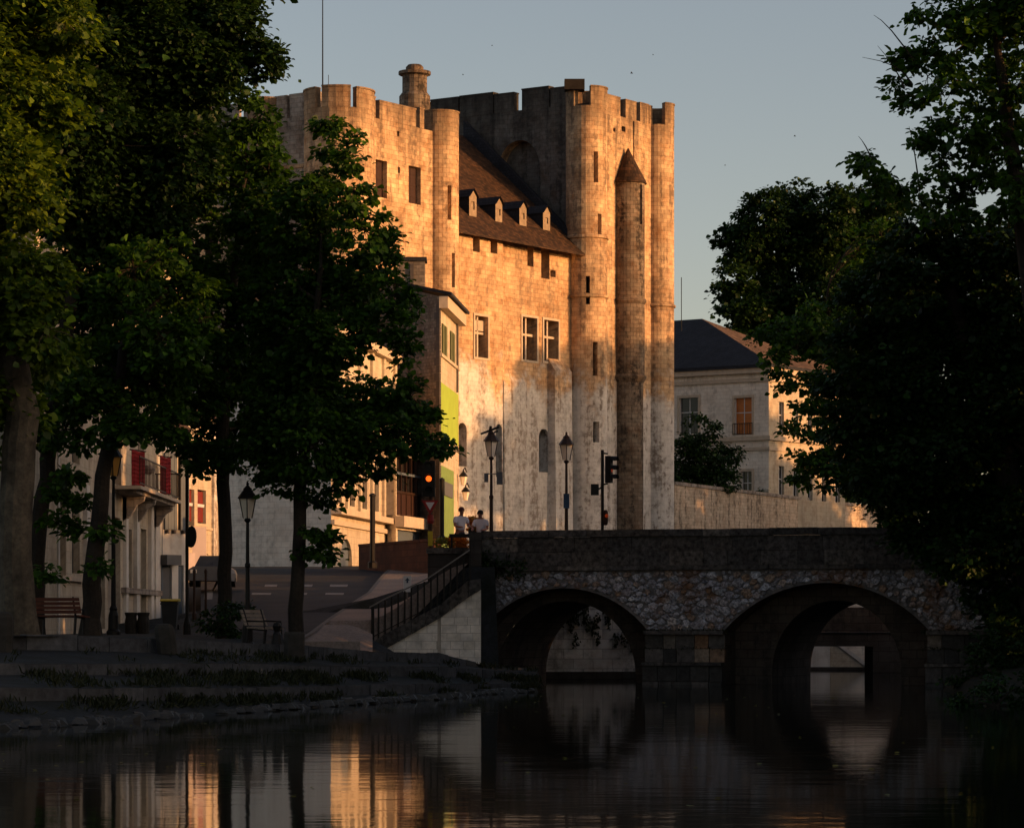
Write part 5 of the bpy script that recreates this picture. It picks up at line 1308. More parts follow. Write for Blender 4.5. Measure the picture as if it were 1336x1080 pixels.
# two stone pots
for px, i in ((171, 0), (187, 1)):
    Y = 97; c = V((PX(px, Y), Y, PZ(829, Y))); o = thing('stone_pot', c, ('left' if i == 0 else 'right') + ' of two mossy stone pots at the foot of the townhouse', 'pot', 'stone pots by the townhouse')
    m = MB(); m.lathe(c, [(.15, 0), (.19, .1), (.20, .45), (.17, .6), (.19, .66), (.21, .72), (.17, .74), (.14, .7)], 12); m.build('pot_body', M['stonepot'], o)
    m = MB(); m.lathe(c + UP * .69, [(.15, 0), (.1, .04), (0, .05)], 10); m.build('soil', M['earth'], o)
# benches
def bench(px, base_py, Y, rot, label, wood):
    zb = PZ(base_py, Y); c = V((PX(px, Y), Y, zb)); o = thing('park_bench', c, label, 'bench', 'quay benches'); a = V((math.cos(rot), math.sin(rot), 0)); b = V((-a.y, a.x, 0))
    Lb = 1.5
    for k in range(4):
        m = MB(); p = c - a * Lb / 2 + b * (-.22 + k * .11) + UP * (.44 + .01 * k); m.box(p, a * Lb, b * .09, UP * .035); m.build('seat_slat', M[wood], o)
    for k in range(4):
        m = MB(); z = .54 + k * .105; p = c - a * Lb / 2 + b * (.24 + k * .035) + UP * z; m.box(p, a * Lb, b * .03 + UP * .003, (UP * .085 + b * .028)); m.build('back_slat', M[wood], o)
    for s in (-1, 1):
        m = MB(); e = c + a * s * (Lb / 2 - .18)
        m.tube([e + b * -.2, e + b * -.22 + UP * .42, e + b * .22 + UP * .46, e + b * .37 + UP * .96], [.035, .03, .03, .025], 6); m.tube([e + b * .28, e + b * .22 + UP * .46], .035, 6)
        m.tube([e + b * -.22 + UP * .42, e + b * -.2 + UP * .64, e + b * .27 + UP * .66], .022, 6); m.build('leg_frame', M['iron'], o)
    return o
bench(346, 843, 79, R(72), 'bench with pale weathered back slats between lamp and leaning trunk', 'wood')
bench(78, 828, 78, R(160), 'dark red-brown bench beside the thick pale trunk on the left', 'wood_red')
# mooring bollards at the quay edge
for px, top, bot, w_, Y, lean, lab in ((221, 813, 853, .24, 72.5, -.10, 'rounded dark mooring stone leaning on the quay edge below the bin'), (385, 824, 862, .26, 76.3, 0., 'square-topped dark mooring stone on the quay edge before the leaning trunk'), (4, 798, 852, .26, 68.5, .04, 'dark mooring stone at the left picture edge on the quay')):
    c = V((PX(px, Y), Y - .3, PZ(bot, Y))); o = thing('mooring_stone', c, lab, 'bollard', 'mooring stones')
    m = MB(); hh = PZ(top, Y) - c.z; n = 6
    prof = [(1.0, 0), (1.0, .35), (1.02, .7), (.95, .86), (.75, .96), (.35, 1.0)] if px != 385 else [(1., 0), (1., .5), (1., .85), (1.0, .93), (.9, 1.)]
    for (r0, t0), (r1, t1) in zip(prof, prof[1:]):
        for k in range(12):
            a0, a1 = k * math.pi / 6, (k + 1) * math.pi / 6
            sq = (lambda a: 1 / max(abs(math.cos(a)), abs(math.sin(a))) ** .6)
            g = lambda r_, t_, a: c + V((w_ * r_ * sq(a) * math.cos(a) + lean * t_, w_ * .8 * r_ * sq(a) * math.sin(a), hh * t_))
            m.face([g(r0, t0, a0), g(r0, t0, a1), g(r1, t1, a1), g(r1, t1, a0)], smooth=True)
    m.face([g(prof[-1][0], 1, k * math.pi / 6) for k in range(12)]); m.build('shaft', M['stonepot'], o)
c = V((PX(361.5, 78.5), 78.5, PZ(843, 78.5))); o = thing('iron_bollard', c, 'short round-headed iron bollard right of the slatted bench', 'bollard')
m = MB(); m.lathe(c, [(.17, 0), (.15, .1), (.12, .3), (.07, .38), (.10, .46), (.12, .52), (.09, .60), (.0, .64)], 10); m.build('shaft', M['iron'], o)
# pale mauve van-like hoarding at the foot of the sunlit house
hd = thing('site_hoarding', P(259, 745, 130), 'plain pale mauve panel standing before the red-windowed house', 'panel')
m = MB(); m.box(P(251, 742, 130), V((PX(268, 130) - PX(251, 130), .3, 0)), (0, .1, 0), (0, 0, PZ(687, 130) - PZ(742, 130))); m.build('panel_board', M['pink'], hd)
m = MB(); m.box(P(245, 742, 129.8), V((PX(255, 130) - PX(245, 130), .3, 0)), (0, .1, 0), (0, 0, PZ(721, 130) - PZ(742, 130))); m.build('panel_board', M['pink'], hd)
# parked car, front view, small
Yc = 124.; zc0 = PZ(765, Yc); cc = V((PX(272, Yc), Yc, zc0)); car = thing('parked_car', cc, 'small dark grey parked car half hidden behind the straight trunk', 'car')
prof = [(-.82, .25), (-.84, .55), (-.78, .72), (-.62, .82), (-.48, 1.25), (.48, 1.25), (.62, .82), (.78, .72), (.84, .55), (.82, .25)]
m = MB(); m.prism([cc + V((x, 0, z)) for x, z in prof[:4] + prof[6:]], (0, 3.6, 0)); m.build('car_body', M['greydoor'], car)
m = MB(); q = [cc + V((x, .9, z)) for x, z in ((-.66, .82), (.66, .82), (.66, .82), (-.66, .82))]; m.prism([cc + V((-.64, .7, .825)), cc + V((.64, .7, .825)), cc + V((.48, 1.4, 1.28)), cc + V((-.48, 1.4, 1.28))], (0, 1.6, 0)); m.build('cabin', M['glass'], car)
for s in (-1, 1):
    m = MB(); m.cbox(cc + V((s * .6, -.02, .55)), .26, .06, .14); m.build('headlight', M['lampglass'], car)
    for yy in (.7, 2.9):
        m = MB(); m.tube([cc + V((s * .62, yy, .28)), cc + V((s * .83, yy, .28))], .28, 14); m.build('wheel', M['iron'], car)
# flower planters on the railing near the people
Yf = 101.5
for i, (p0, p1, pt, pb, mt) in enumerate(((566, 610, 702, 716, 0), (611, 628, 676, 692, 1))):
    Yz = Yf if i == 0 else 108.; a, b = P(p0, pb, Yz), P(p1, pb, Yz)
    o = thing('flower_planter', (a + b) / 2, ('low planter of orange and yellow-green flowers below the two people' if i == 0 else 'planter of orange flowers behind the two people'), 'planter')
    m = MB(); m.box(V((a.x, a.y, a.z - .25)), b - a, (0, .35, 0), (0, 0, .3)); m.build('planter_box', M['iron'], o)
    hh = PZ(pt, Yz) - a.z
    def cloud(x0, x1, n): return [V((rnd.uniform(x0, x1), Yz + rnd.uniform(-.05, .4), a.z + .02 + hh * rnd.random() ** .8)) for _ in range(n)]
    fl_ = cloud(a.x + (b.x - a.x) * (.42 if i == 0 else 0), b.x, 420); lf = cloud(a.x, a.x + (b.x - a.x) * (.6 if i == 0 else 1), 260)
    if 'flower' not in M: M['flower'] = m_leaf('orange_petal', (.42, .12, .012), (.50, .20, .03), .35); M['flower_leaf'] = m_leaf('yellow_green_leaf', (.12, .13, .02), (.25, .2, .03), .3)
    leaf_sheet('flowers', M['flower'], o, fl_, .10); leaf_sheet('leaves', M['flower_leaf'], o, lf, .09)
rl2 = thing('bridge_end_rail', P(612, 700, 101.2), 'dark horizontal rail in front of the two people', 'railing')
m = MB(); m.box(P(586, 701, 101.2), (PX(640, 101.2) - PX(586, 101.2), 0, 0), (0, .08, 0), (0, 0, .12)); m.build('top_rail', M['iron'], rl2)
for px in (588, 613, 637):
    m = MB(); p = P(px, 701, 101.22); m.box((p.x, p.y, 3.6), (.06, 0, 0), (0, .05, 0), (0, 0, p.z - 3.6)); m.build('post', M['iron'], rl2)

# ------------------------------------------------------------------ people
def skin_mesh(name, mat, parent, verts, edges, radii, root=0, sub=2):
    me = bpy.data.meshes.new(name); base = ORIGIN[parent]; me.from_pydata([tuple(V(v_) - base) for v_ in verts], edges, [])
    me.materials.append(mat); o = bpy.data.objects.new(name, me); C.objects.link(o); o.parent = parent; ORIGIN[o] = base
    md = o.modifiers.new('skin', 'SKIN'); md.use_smooth_shade = True
    if not me.skin_vertices: me.skin_vertices.new(name='')
    for i, r_ in enumerate(radii):
        sv = me.skin_vertices[0].data[i]; sv.radius = (r_, r_) if not hasattr(r_, '__len__') else r_; sv.use_root = (i == root)
    s2 = o.modifiers.new('sub', 'SUBSURF'); s2.levels = s2.render_levels = sub
    return o
M['skin'] = m_plain('sunburnt_skin', (.30, .13, .09), .6, 0, .1)
M['shirt'] = m_plain('white_shirt', (.66, .62, .68), .85, 0, .06); M['trouser'] = m_plain('dark_trousers', (.03, .03, .04), .85)
M['hair_dark'] = m_plain('dark_hair', (.012, .009, .008), .7); M['hair_red'] = m_plain('reddish_brown_cap', (.07, .018, .016), .7)
def person(px, head_py, Y, label, hair, turn=0., scale=1.):
    top = PZ(head_py, Y); feet = top - 1.72 * scale; c = V((PX(px, Y), Y, feet)); o = thing('person', c, label, 'person')
    def q(x, y, z): x, y = x * math.cos(turn) - y * math.sin(turn), x * math.sin(turn) + y * math.cos(turn); return c + V((x, y, z)) * scale
    # body: leaning on the rail in front (towards -y), arms forward
    vs = [q(0, 0, .95), q(0, -.02, 1.15), q(0, -.06, 1.36), q(0, -.09, 1.46), q(0, -.12, 1.53), q(0, -.13, 1.62), q(0, -.13, 1.68)]
    ed = [(0, 1), (1, 2), (2, 3), (3, 4), (4, 5), (5, 6)]; ra = [(.15, .11), (.14, .10), (.15, .10), (.07, .06), (.055, .055), (.088, .10), (.075, .085)]
    for s in (-1, 1):
        i = len(vs); vs += [q(s * .19, -.07, 1.38), q(s * .27, -.14, 1.13), q(s * .20, -.36, 1.08), q(s * .17, -.43, 1.08)]; ed += [(2, i), (i, i + 1), (i + 1, i + 2), (i + 2, i + 3)]; ra += [.06, .045, .034, .036]
        j = len(vs)
        for k, (dx, ln) in enumerate(((-.03, .07), (-.01, .085), (.012, .08), (.032, .065))):
            vs += [q(s * .17 + dx, -.43 - ln * .6, 1.085), q(s * .17 + dx, -.43 - ln, 1.06)]; ed += [(i + 3, j + 2 * k), (j + 2 * k, j + 2 * k + 1)]; ra += [.010, .008]
        vs += [q(s * .17 - s * .05, -.45, 1.09)]; ed += [(i + 3, len(vs) - 1)]; ra += [.011]
        i = len(vs); vs += [q(s * .09, .0, .88), q(s * .10, -.03, .50), q(s * .10, .02, .09), q(s * .11, -.13, .04)]; ed += [(0, i), (i, i + 1), (i + 1, i + 2), (i + 2, i + 3)]; ra += [.085, .058, .042, .04]
    skin_mesh('body', M['skin'], o, vs, ed, ra)
    vs = [q(0, 0, .93), q(0, -.02, 1.15), q(0, -.06, 1.36), q(0, -.08, 1.43)]; ed = [(0, 1), (1, 2), (2, 3)]; ra = [(.185, .145), (.18, .14), (.19, .14), (.10, .09)]
    for s in (-1, 1):
        i = len(vs); vs += [q(s * .19, -.07, 1.37), q(s * .25, -.12, 1.20)]; ed += [(2, i), (i, i + 1)]; ra += [.095, .075]
    skin_mesh('shirt', M['shirt'], o, vs, ed, ra)
    vs = [q(0, 0, .96), q(0, 0, .90)]; ed = [(0, 1)]; ra = [(.17, .13), (.165, .13)]
    for s in (-1, 1):
        i = len(vs); vs += [q(s * .09, .0, .84), q(s * .10, -.03, .50), q(s * .10, .02, .10)]; ed += [(1, i), (i, i + 1), (i + 1, i + 2)]; ra += [.105, .08, .065]
    skin_mesh('trousers', M['trouser'], o, vs, ed, ra)
    m = MB(); hc = q(0, -.11, 1.645); n1, n2 = 12, 7
    for a in range(n1):
        for b in range(n2):
            def s_(i, j): u, w_ = i * 2 * math.pi / n1, j * math.pi * .62 / n2; return hc + V((math.cos(u) * math.sin(w_) * .108, math.sin(u) * math.sin(w_) * .118 + .012, math.cos(w_) * .115 + .012)) * scale
            m.face([s_(a, b), s_(a + 1, b), s_(a + 1, b + 1), s_(a, b + 1)], smooth=True)
    m.build('hair', M[hair], o)
    m = MB()
    for s in (-1, 1): m.lathe(q(s * .035, -.222, 1.625), [(0, -.012), (.012, 0), (0, .012)], 6)
    m.build('eyes', M['hair_dark'], o)
    m = MB(); m.prism([q(-.014, -.225, 1.585), q(.014, -.225, 1.585), q(0, -.225, 1.635)], V((0, -.025, 0))); m.build('nose', M['skin'], o)
    m = MB(); m.box(q(-.028, -.222, 1.553), V((.056, 0, 0)), V((0, -.008, 0)), V((0, 0, .01))); m.build('mouth', M['redpaint'], o)
    return o
person(600, 663, 102.6, 'person in white shirt with reddish-brown cap at the end of the bridge', 'hair_red', .5)
person(628, 667, 103.4, 'person in white shirt with dark hair beside the street lamp on the bridge', 'hair_dark', -.3)

# ------------------------------------------------------------------ trees
def limb_path(a, b, bend=.12, n=5):
    a, b = V(a), V(b); L = (b - a).length; off = V((rnd.gauss(0, 1), rnd.gauss(0, 1), rnd.gauss(0, .3) + .8)) * L * bend
    return [a.lerp(b, t / n) + off * math.sin(math.pi * t / n) for t in range(n + 1)]
def crown_points(clusters, dens, leaf, fill=1., twigs=None):
    """flat leafy sprays spread over each cluster, leaves lying roughly level; returns positions, directions, side vectors"""
    C_, D_, E_ = [], [], []
    for c, r_ in clusters:
        c = np.array(c); ns = int(np.clip(7 * fill * (r_ / (leaf * 3.6)) ** 1.5, 3, 34 * fill))
        u = nrg.normal(size=(ns, 3)); u /= np.linalg.norm(u, axis=1)[:, None]
        rad = r_ * (.30 + .75 * nrg.random(ns) ** .6)
        sub = c + u * rad[:, None] * np.array([1, 1, .95])
        for k in range(ns):
            if twigs is not None: twigs.append((V(c), V(sub[k])))
            sr = max(.30 * r_, leaf * 1.5) * nrg.uniform(.6, 1.35); n = max(5, int(dens * (sr / leaf) ** 2))
            q = nrg.normal(size=(n, 3)) * np.array([.60, .60, .30]) * sr; q[:, 2] -= .22 * (q[:, 0] ** 2 + q[:, 1] ** 2) / sr
            d = q * np.array([1, 1, .2]) / sr + nrg.normal(size=(n, 3)) * .45 + u[k] * .35; d[:, 2] -= .30
            d /= np.linalg.norm(d, axis=1)[:, None]
            nn = nrg.normal(size=(n, 3)) * .45 + np.array([0, 0, 1.]) + u[k] * .35; e = np.cross(nn, d); e /= np.linalg.norm(e, axis=1)[:, None]
            C_.append(sub[k] + q); D_.append(d); E_.append(e)
    return np.concatenate(C_), np.concatenate(D_), np.concatenate(E_)
def tree(label, trunk, rads, clusters, leaf, dens, mat, bark, cat='tree', group=None, limbs=8, name='tree', fill=1., sprigs=(), widen=True):
    o = thing(name, trunk[0], label, cat, group)
    path = []
    rr = []
    for i in range(len(trunk) - 1):
        for k in range(4): path.append(V(trunk[i]).lerp(V(trunk[i + 1]), k / 4)); rr.append(rads[i] + (rads[i + 1] - rads[i]) * k / 4)
    path.append(V(trunk[-1])); rr.append(rads[-1])
    path = [p + V((rnd.gauss(0, .03), rnd.gauss(0, .03), 0)) * (1 if 0 < i else 0) for i, p in enumerate(path)]
    if widen: path = [path[0] - UP * .4] + path; rr = [rr[0] * 1.7] + [rr[0] * 1.25] + rr[1:]
    m = MB(); m.tube(path, rr, 12)
    big = sorted(clusters, key=lambda c: -c[1])[:limbs]
    for c, r_ in big:
        c = V(c); fork = min(path[len(path) // 2:], key=lambda p: (p - c).length + (3 if p.z > c.z else 0)); q = limb_path(fork, c)
        r0 = min(rads[-1] * .75, .05 + .03 * (c - fork).length); m.tube(q, [r0 * (1 - .75 * i / 5) for i in range(6)], 6)
        for _ in range(4):
            e = c + V((rnd.gauss(0, 1), rnd.gauss(0, 1), rnd.gauss(0, 1))) * r_ * .5; m.tube(limb_path(q[3], e, .1, 3), [r0 * .35, r0 * .25, r0 * .18, r0 * .08], 4)
    for s in sprigs: m.tube(limb_path(s[0], s[1], .12, 4), [.03, .022, .016, .01, .005], 4)
    tw = []; c, d, e = crown_points(clusters, dens, leaf, fill, tw)
    if leaf < .2:
        for p_, q_ in tw: m.tube([p_, (p_ + q_) / 2 + V((0, 0, .06)), q_], [.016, .011, .004], 3, caps=False)
    m.build('trunk', M[bark], o)
    s = leaf * np.clip(nrg.lognormal(-.08, .32, len(c)), .4, 1.8)[:, None]
    leaf_object('crown', M[mat], o, c, d, e, s, wr=.44)
    return o
def cl(Y, *items):
    """clusters given as (px, py, radius px[, depth offset])"""
    out = []
    for it in items:
        dy = it[3] if len(it) > 3 else rnd.uniform(-1.3, 1.3); out.append((P(it[0], it[1], Y + dy), it[2] * Y / FPX))
    return out
def gz(px, Y): x = PX(px, Y); return V((x, Y, land_h(x, Y)))
def tr(Y, *pts): return [P(px, py, Y) for px, py in pts]
# big plane tree, thick pale trunk at the left edge
tree('big plane tree with thick pale trunk at the left picture edge', [gz(22, 72)] + tr(72, (18, 700), (28, 540), (10, 420), (-10, 250)), [.46, .40, .40, .34, .2],
     cl(72, (-70, 60, 100), (40, 60, 62), (70, 20, 55), (20, 140, 58), (65, 150, 45), (-40, 220, 90), (25, 240, 55), (-50, 380, 90), (30, 360, 60), (20, 470, 60), (-60, 500, 80), (60, 430, 50), (30, 560, 26), (-120, 150, 110), (-130, 330, 110), (-100, -60, 110), (30, -60, 90)),
     .16, 20, 'leaf_gold', 'bark_pale', group='plane trees on the quay', fill=1.7)
tree('plane tree with narrow dark trunk beside the thick pale trunk', [gz(46, 84)] + tr(84, (48, 700), (62, 600), (90, 420), (120, 200)), [.24, .22, .22, .2, .12],
     cl(84, (140, 40, 95), (225, 30, 75), (285, 25, 52), (318, 60, 40), (345, 82, 22), (362, 72, 10), (300, 88, 26), (110, 140, 85), (200, 120, 80), (255, 110, 50), (150, 230, 80), (230, 200, 55), (95, 250, 70), (130, 320, 65), (190, 290, 50), (110, 400, 55), (190, -40, 90), (300, -40, 60), (90, 480, 45), (60, 560, 30), (75, 620, 14)),
     .16, 20, 'leaf_dark', 'bark', group='plane trees on the quay', fill=1.9, sprigs=[(P(300, 60, 84), P(368, 84, 84)), (P(280, 60, 84), P(340, 30, 84))])
tree('plane tree with curved leaning trunk before the townhouse', [gz(118, 80)] + tr(80, (122, 740), (136, 620), (150, 540), (165, 430)), [.26, .24, .2, .18, .1],
     cl(80, (150, 480, 60), (210, 440, 48), (170, 400, 50), (100, 500, 50), (140, 540, 38), (200, 500, 45), (230, 380, 45), (215, 330, 35), (175, 350, 40), (240, 470, 34), (225, 545, 28), (180, 560, 26), (85, 560, 35), (95, 620, 16), (105, 655, 14), (75, 680, 12), (95, 690, 9), (140, 690, 11), (130, 740, 8), (260, 420, 26), (70, 640, 15), (60, 745, 12)),
     .16, 20, 'leaf', 'bark', group='plane trees on the quay', fill=1.7)
tree('slender tree with straight dark trunk right of the white house', [gz(292, 86)] + tr(86, (293, 720), (290, 600), (298, 450), (315, 250)), [.21, .19, .18, .15, .07],
     cl(86, (318, 125, 20), (325, 160, 30), (345, 195, 28), (350, 225, 22), (310, 200, 40), (275, 240, 40), (330, 270, 42), (290, 300, 30), (345, 320, 40), (305, 350, 36), (350, 390, 42), (290, 420, 48), (240, 440, 34), (250, 500, 44), (310, 490, 55), (260, 560, 34), (330, 560, 42), (230, 570, 26), (300, 590, 26), (262, 612, 14), (248, 590, 15), (280, 180, 22), (250, 330, 34), (228, 285, 30), (268, 380, 34), (255, 260, 28)),
     .15, 19, 'leaf', 'bark', group='plane trees on the quay', fill=2.)
tree('bushy tree with thin leaning trunk before the keep and the road', [gz(384, 82)] + tr(82, (388, 740), (393, 640), (405, 520), (420, 350)), [.22, .18, .17, .15, .07],
     cl(82, (428, 165, 16), (436, 190, 17), (462, 182, 11), (458, 208, 18), (425, 235, 24), (400, 250, 26), (376, 255, 22), (460, 250, 26), (420, 290, 45), (380, 310, 36), (475, 300, 34), (505, 320, 20), (490, 345, 28), (400, 370, 52), (460, 385, 44), (515, 385, 28), (530, 405, 18), (370, 440, 50), (430, 440, 45), (478, 428, 26), (520, 440, 20), (535, 462, 12), (390, 520, 60), (450, 515, 46), (500, 520, 28), (535, 520, 30), (550, 550, 26), (565, 580, 18), (577, 578, 9), (470, 570, 42), (520, 575, 32), (410, 585, 46), (350, 570, 40), (380, 625, 30), (440, 615, 32), (490, 605, 18), (345, 612, 18), (420, 650, 12), (410, 690, 17), (425, 700, 14), (408, 715, 9), (430, 722, 7)),
     .15, 19, 'leaf', 'bark', group='plane trees on the quay', fill=2.)
# shrub round the straight trunk
def shrub(label, Y, items, leaf, dens, mat, group=None, name='shrub'):
    o = thing(name, gz(items[0][0], Y) if Y < 130 and items[0][0] < 628 else P(items[0][0], items[0][1] + items[0][2], Y), label, 'shrub', group)
    cs = cl(Y, *[(*i, rnd.uniform(-.4, .4)) for i in items]); m = MB()
    for c, r_ in cs: m.tube(limb_path(ORIGIN[o], c, .1, 3), [.04, .03, .02, .01], 5)
    m.build('stem', M['bark'], o); c, d, e = crown_points(cs, dens, leaf); leaf_object('foliage', M[mat], o, c, d, e, leaf * nrg.uniform(.6, 1.3, len(c))[:, None]); return o
shrub('low dark shrub around the foot of the straight trunk', 85, [(285, 815, 18), (300, 810, 20), (272, 808, 13), (315, 800, 14), (295, 795, 14), (308, 825, 12)], .10, 20, 'leaf_dark')
shrub('small green plant at the far end of the street behind the posts', 126, [(277, 738, 8), (281, 730, 6)], .12, 20, 'leaf')
# dense round tree and shrub by the mansion
tree('large round dark tree behind the mansion', [V((PX(1085, 276), 276, 5)), P(1080, 560, 276), P(1065, 420, 276), P(1058, 330, 276)], [.7, .6, .45, .25],
     cl(276, *[(x, y, r_, rnd.uniform(-3, 3)) for x, y, r_ in ((1040, 270, 34), (1000, 285, 36), (970, 320, 34), (1085, 275, 36), (1130, 275, 34), (955, 360, 24), (1010, 330, 40), (1060, 320, 42), (1110, 320, 40), (1150, 320, 40), (1115, 262, 24), (1160, 268, 30), (970, 400, 34), (1020, 390, 44), (1075, 380, 44), (1130, 390, 44), (975, 430, 22), (1010, 450, 40), (1060, 450, 46), (1115, 460, 46), (1080, 520, 46), (1130, 530, 50), (1095, 580, 44), (1120, 615, 34), (1075, 480, 30), (1100, 610, 40), (1140, 600, 44), (1160, 450, 44), (1165, 380, 44), (1150, 620, 36), (990, 470, 18), (950, 380, 14))]),
     .34, 22, 'leaf_dark', 'bark', fill=1.9)
tree('leaning tree with hanging sprays before the sunlit side of the mansion', [V((PX(1240, 111), 111, 1.3)), P(1225, 640, 111), P(1185, 540, 111), P(1130, 450, 111), P(1080, 410, 111)], [.28, .24, .2, .14, .06],
     cl(111, (1090, 400, 30), (1050, 415, 24), (1015, 430, 20), (990, 440, 12), (1005, 462, 14), (1040, 455, 24), (1080, 450, 30), (1120, 430, 34), (1140, 370, 34), (1150, 310, 30), (1120, 330, 26), (1090, 480, 26), (1060, 490, 14), (1030, 488, 11), (1012, 482, 8), (1085, 520, 26), (1055, 530, 11), (1048, 560, 13), (1090, 570, 30), (1075, 612, 28), (1100, 622, 30), (1130, 625, 30), (1060, 590, 16), (1155, 635, 26), (1042, 590, 11), (1052, 620, 16), (1036, 620, 8), (1130, 560, 36), (1120, 500, 30), (1028, 555, 7), (1068, 600, 22), (1020, 505, 5), (1062, 545, 20), (1040, 530, 9), (1062, 500, 16), (1150, 480, 40), (1160, 590, 36)), .17, 17, 'leaf', 'bark', fill=1.3, limbs=14)
shrub('dark conical evergreen shrub in front of the mansion', 236, [(905, 600, 32), (930, 590, 28), (890, 590, 24), (915, 565, 24), (905, 548, 14), (945, 615, 24), (960, 600, 12), (885, 615, 30), (925, 620, 32), (930, 556, 9), (950, 590, 14)], .26, 20, 'leaf_dark')
shrub('small round bush on top of the terrace wall', 246, [(990, 636, 8), (997, 638, 6)], .22, 20, 'leaf_dark')
# foreground trees on the right bank
def rb(px, Y): return V((PX(px, Y), Y, 1.2))
tree('tall round-leaved tree leaning in from the right picture edge', [rb(1390, 84)] + tr(84, (1380, 600), (1350, 400), (1320, 200), (1300, 60)), [.4, .36, .3, .22, .1],
     cl(84, (1290, 10, 55), (1330, 40, 60), (1255, 60, 34), (1215, 60, 22), (1200, 12, 10), (1190, 70, 12), (1210, 100, 26), (1178, 78, 12), (1175, 112, 13), (1190, 140, 15), (1250, 110, 34), (1320, 120, 55), (1215, 165, 22), (1195, 178, 10), (1260, 170, 36), (1310, 200, 50), (1235, 215, 28), (1270, 250, 40), (1330, 270, 50), (1210, 185, 10), (1132, 215, 13), (1145, 235, 12), (1155, 228, 8), (1125, 205, 7), (1170, 245, 20), (1200, 260, 26), (1235, 280, 30), (1380, 100, 60), (1390, 220, 60), (1360, -30, 60), (1270, -40, 40)),
     .18, 17, 'leaf', 'bark', fill=1.3, sprigs=[(P(1200, 90, 84), P(1140, 20, 84)), (P(1190, 110, 84), P(1125, 75, 84)), (P(1180, 115, 84), P(1145, 60, 84)), (P(1205, 130, 84), P(1150, 135, 84)), (P(1200, 250, 84), P(1186, 165, 84)), (P(1240, 60, 84), P(1205, 0, 84)), (P(1140, 215, 84), P(1120, 178, 84))])
tree('broad dark green tree overhanging the right end of the bridge', [rb(1360, 90)] + tr(90, (1340, 700), (1300, 560), (1250, 420), (1230, 330)), [.5, .42, .36, .26, .12],
     cl(90, (1200, 300, 34), (1250, 320, 50), (1310, 330, 55), (1160, 330, 26), (1180, 370, 44), (1125, 375, 26), (1120, 410, 32), (1240, 400, 60), (1310, 420, 60), (1170, 440, 50), (1105, 450, 28), (1100, 500, 28), (1140, 500, 44), (1220, 490, 60), (1300, 510, 65), (1100, 550, 30), (1150, 570, 46), (1230, 580, 60), (1310, 600, 62), (1110, 600, 26), (1135, 630, 30), (1180, 640, 46), (1250, 660, 56), (1320, 690, 56), (1165, 675, 20), (1200, 690, 34), (1225, 725, 20), (1180, 700, 13), (1260, 720, 28), (1300, 760, 44), (1232, 745, 9), (1350, 800, 50), (1320, 830, 36)),
     .16, 20, 'leaf_dark', 'bark', fill=2.1)
shrub('low dark shrub at the water in the bottom right of the bank', 72, [(1300, 900, 22), (1270, 908, 14), (1330, 895, 28), (1245, 915, 8), (1315, 920, 16)], .11, 20, 'leaf_dark')
shrub('dark bank shrub under the right tree at the water', 88, [(1300, 860, 30), (1330, 850, 36), (1270, 875, 18), (1290, 835, 22), (1250, 885, 10), (1320, 885, 24)], .12, 20, 'leaf_dark')
# tall trees of the same bank outside the picture on the right, they shade bridge, quay and the foot of the keep
rnd.seed(41); nrg = np.random.default_rng(41)
def off_tree(x, y, hgt, rad, label):
    g = 3. if y < 140 else 5.; cs = []
    for _ in range(26):
        t = rnd.random(); a = rnd.uniform(0, 2 * math.pi); rr = rad * (.25 + .75 * math.sin(math.pi * (.15 + .8 * t))) * .62
        cs.append((V((x + math.cos(a) * rr, y + math.sin(a) * rr, g + hgt * (.05 + .85 * t))), rad * rnd.uniform(.36, .55)))
    cs.append((V((x, y, g + hgt - rad * .35)), rad * .4))
    return tree(label, [V((x, y, g)), V((x, y, g + hgt * .4)), V((x + .3, y, g + hgt * .8))], [.5, .4, .15], cs, .5, 24, 'leaf_far', 'bark', fill=1.6, group='tall trees on the right bank', limbs=6)
OFF = [(17, 62, 14, 4.5), (20, 50, 15, 5), (22, 74, 16, 5.), (27, 66, 17, 5.5), (26, 84, 16, 5), (24, 40, 15, 5), (30, 52, 17, 5.5), (30, 30, 16, 5.5), (34, 92, 17, 5.), (38, 76, 19, 6), (36, 60, 18, 6), (40, 45, 18, 6), (28, 15, 17, 6), (34, 5, 17, 6),
       (40, 103, 8.5, 4.5), (44, 110, 9, 4.5), (48, 118, 9, 4.5), (52, 126, 9, 4.5), (56, 134, 8, 4.5), (46, 97, 9.5, 5), (60, 143, 6, 4.5), (62, 152, 6, 4.5),
       (57, 169, 20., 4.), (60, 174, 25., 5.), (63, 179, 26., 5.4), (67, 186, 26., 5.4), (71, 192, 25.5, 5.4), (75, 198, 25., 5.4), (80, 205, 23.5, 5), (83, 209, 18., 5), (86, 213, 16, 5), (89, 218, 16, 5), (95, 226, 17, 5.4), (101, 235, 18, 5.6), (106, 243, 18, 5.6), (98, 230, 17, 5.4),
       (66, 174, 25, 5.4), (70, 180, 26, 5.5), (75, 187, 26, 5.5), (80, 195, 26, 5.5), (84, 202, 24, 5.5), (74, 176, 24, 5.4), (80, 184, 26, 5.5), (86, 193, 25, 5.5)]
ROT = R(14.5)
for i, (x, y, h_, r_) in enumerate(OFF):
    cx_, cy_ = (-4, 85) if i < 14 else (-8, 150) if i < 22 else (2, 210)
    if i < 14: h_ -= 2
    dx_, dy_ = x - cx_, y - cy_; x, y = cx_ + dx_ * math.cos(ROT) - dy_ * math.sin(ROT), cy_ + dx_ * math.sin(ROT) + dy_ * math.cos(ROT)
    off_tree(x, y, h_, r_, 'tall leafy tree on the right bank outside the picture')

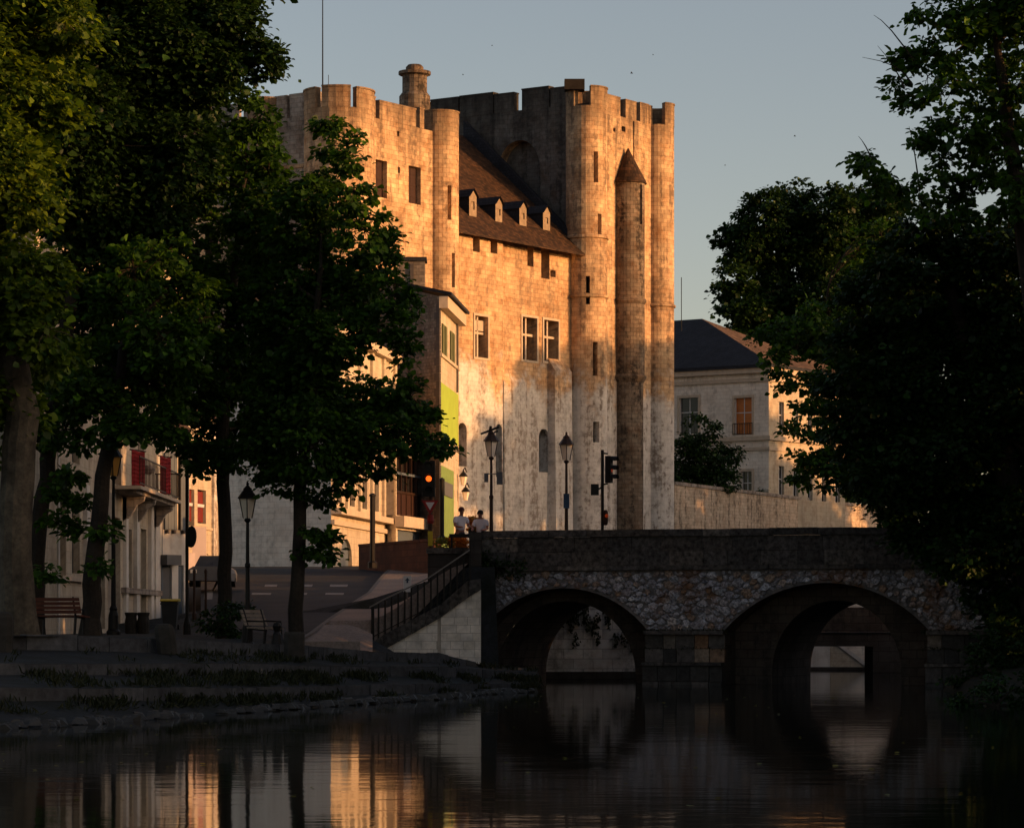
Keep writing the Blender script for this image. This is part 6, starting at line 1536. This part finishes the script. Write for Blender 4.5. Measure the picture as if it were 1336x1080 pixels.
for x, y, h_, r_ in ((45, 95, 12, 5), (47, 100, 11, 4.8), (49, 105, 10, 4.6), (52, 111, 8.5, 4.6)): off_tree(x, y, h_, r_, 'tall leafy tree on the right bank outside the picture')

# ------------------------------------------------------------------ grass and weeds on the quay, birds
pts = []
for (a, b, n_) in ((LBb, LC, 1500), (LAb, LB, 350), (LCb, qwater(), 800)):
    for _ in range(n_):
        i = rnd.randrange(3, len(a) - 1); t = rnd.random(); u = rnd.random() ** 1.5 if a is not LCb else rnd.random() * .5; p = a[i].lerp(a[i + 1], t).lerp(b[i].lerp(b[i + 1], t), u)
        if math.sin(p.x * 1.9 + p.y) + math.sin(p.x * .7) + rnd.gauss(0, .6) < .3: continue
        for _ in range(9): pts.append(p + V((rnd.gauss(0, .11), rnd.gauss(0, .11), rnd.random() * .03)))
g_ = leaf_sheet('grass', M['weed'], None, pts, .17, -1.6, loc=(-7, 66, .5), wr=.09); g_['kind'] = 'stuff'; g_['label'] = 'patchy grass and weeds on the quay steps'
for i, (px, py, Y, s, lab) in enumerate(((824, 96, 230, .22, 'small dark bird flying right above the keep'), (1037, 178, 260, .2, 'small dark bird in open sky left of the right tree'), (604, 98, 280, .16, 'tiny bird above the roof between the towers'), (642, 60, 300, .15, 'tiny bird highest above the keep'), (852, 72, 300, .15, 'tiny faint bird above the right tower'), (946, 216, 280, .15, 'tiny bird low in the sky above the mansion'))):
    c = P(px, py, Y); o = thing('bird', c, lab, 'bird', 'birds in the sky')
    m = MB(); m.tube([c + V((-s * .5, 0, 0)), c + V((0, 0, .02)), c + V((s * .5, 0, 0))], [.01, s * .2, .02], 6); m.build('body', M['iron'], o)
    for k in (-1, 1):
        m = MB(); m.prism([c + V((-s * .15, 0, .02)), c + V((s * .2, 0, .02)), c + V((s * .05, k * s * .5, s * .45)), c + V((-s * .3, k * s * .95, s * .25))], UP * .012); m.build('wing', M['iron'], o)

fl_pts = []
for _ in range(150):
    y = rnd.uniform(32, 84); fl_pts.append(V((PX(rnd.uniform(-100, 1300), y), y, .012)))
flo = leaf_sheet('floating_leaves', M['flower_leaf'], None, fl_pts, .10, 0, loc=(0, 55, 0)); flo['label'] = 'small pale leaves floating scattered on the river'
me = flo.data; zc_ = np.empty(len(me.vertices) * 3); me.vertices.foreach_get('co', zc_); zc_ = zc_.reshape(-1, 3); zc_[:, 2] = .006 + np.abs(zc_[:, 2] - .012) * .12; me.vertices.foreach_set('co', zc_.ravel()); me.update()
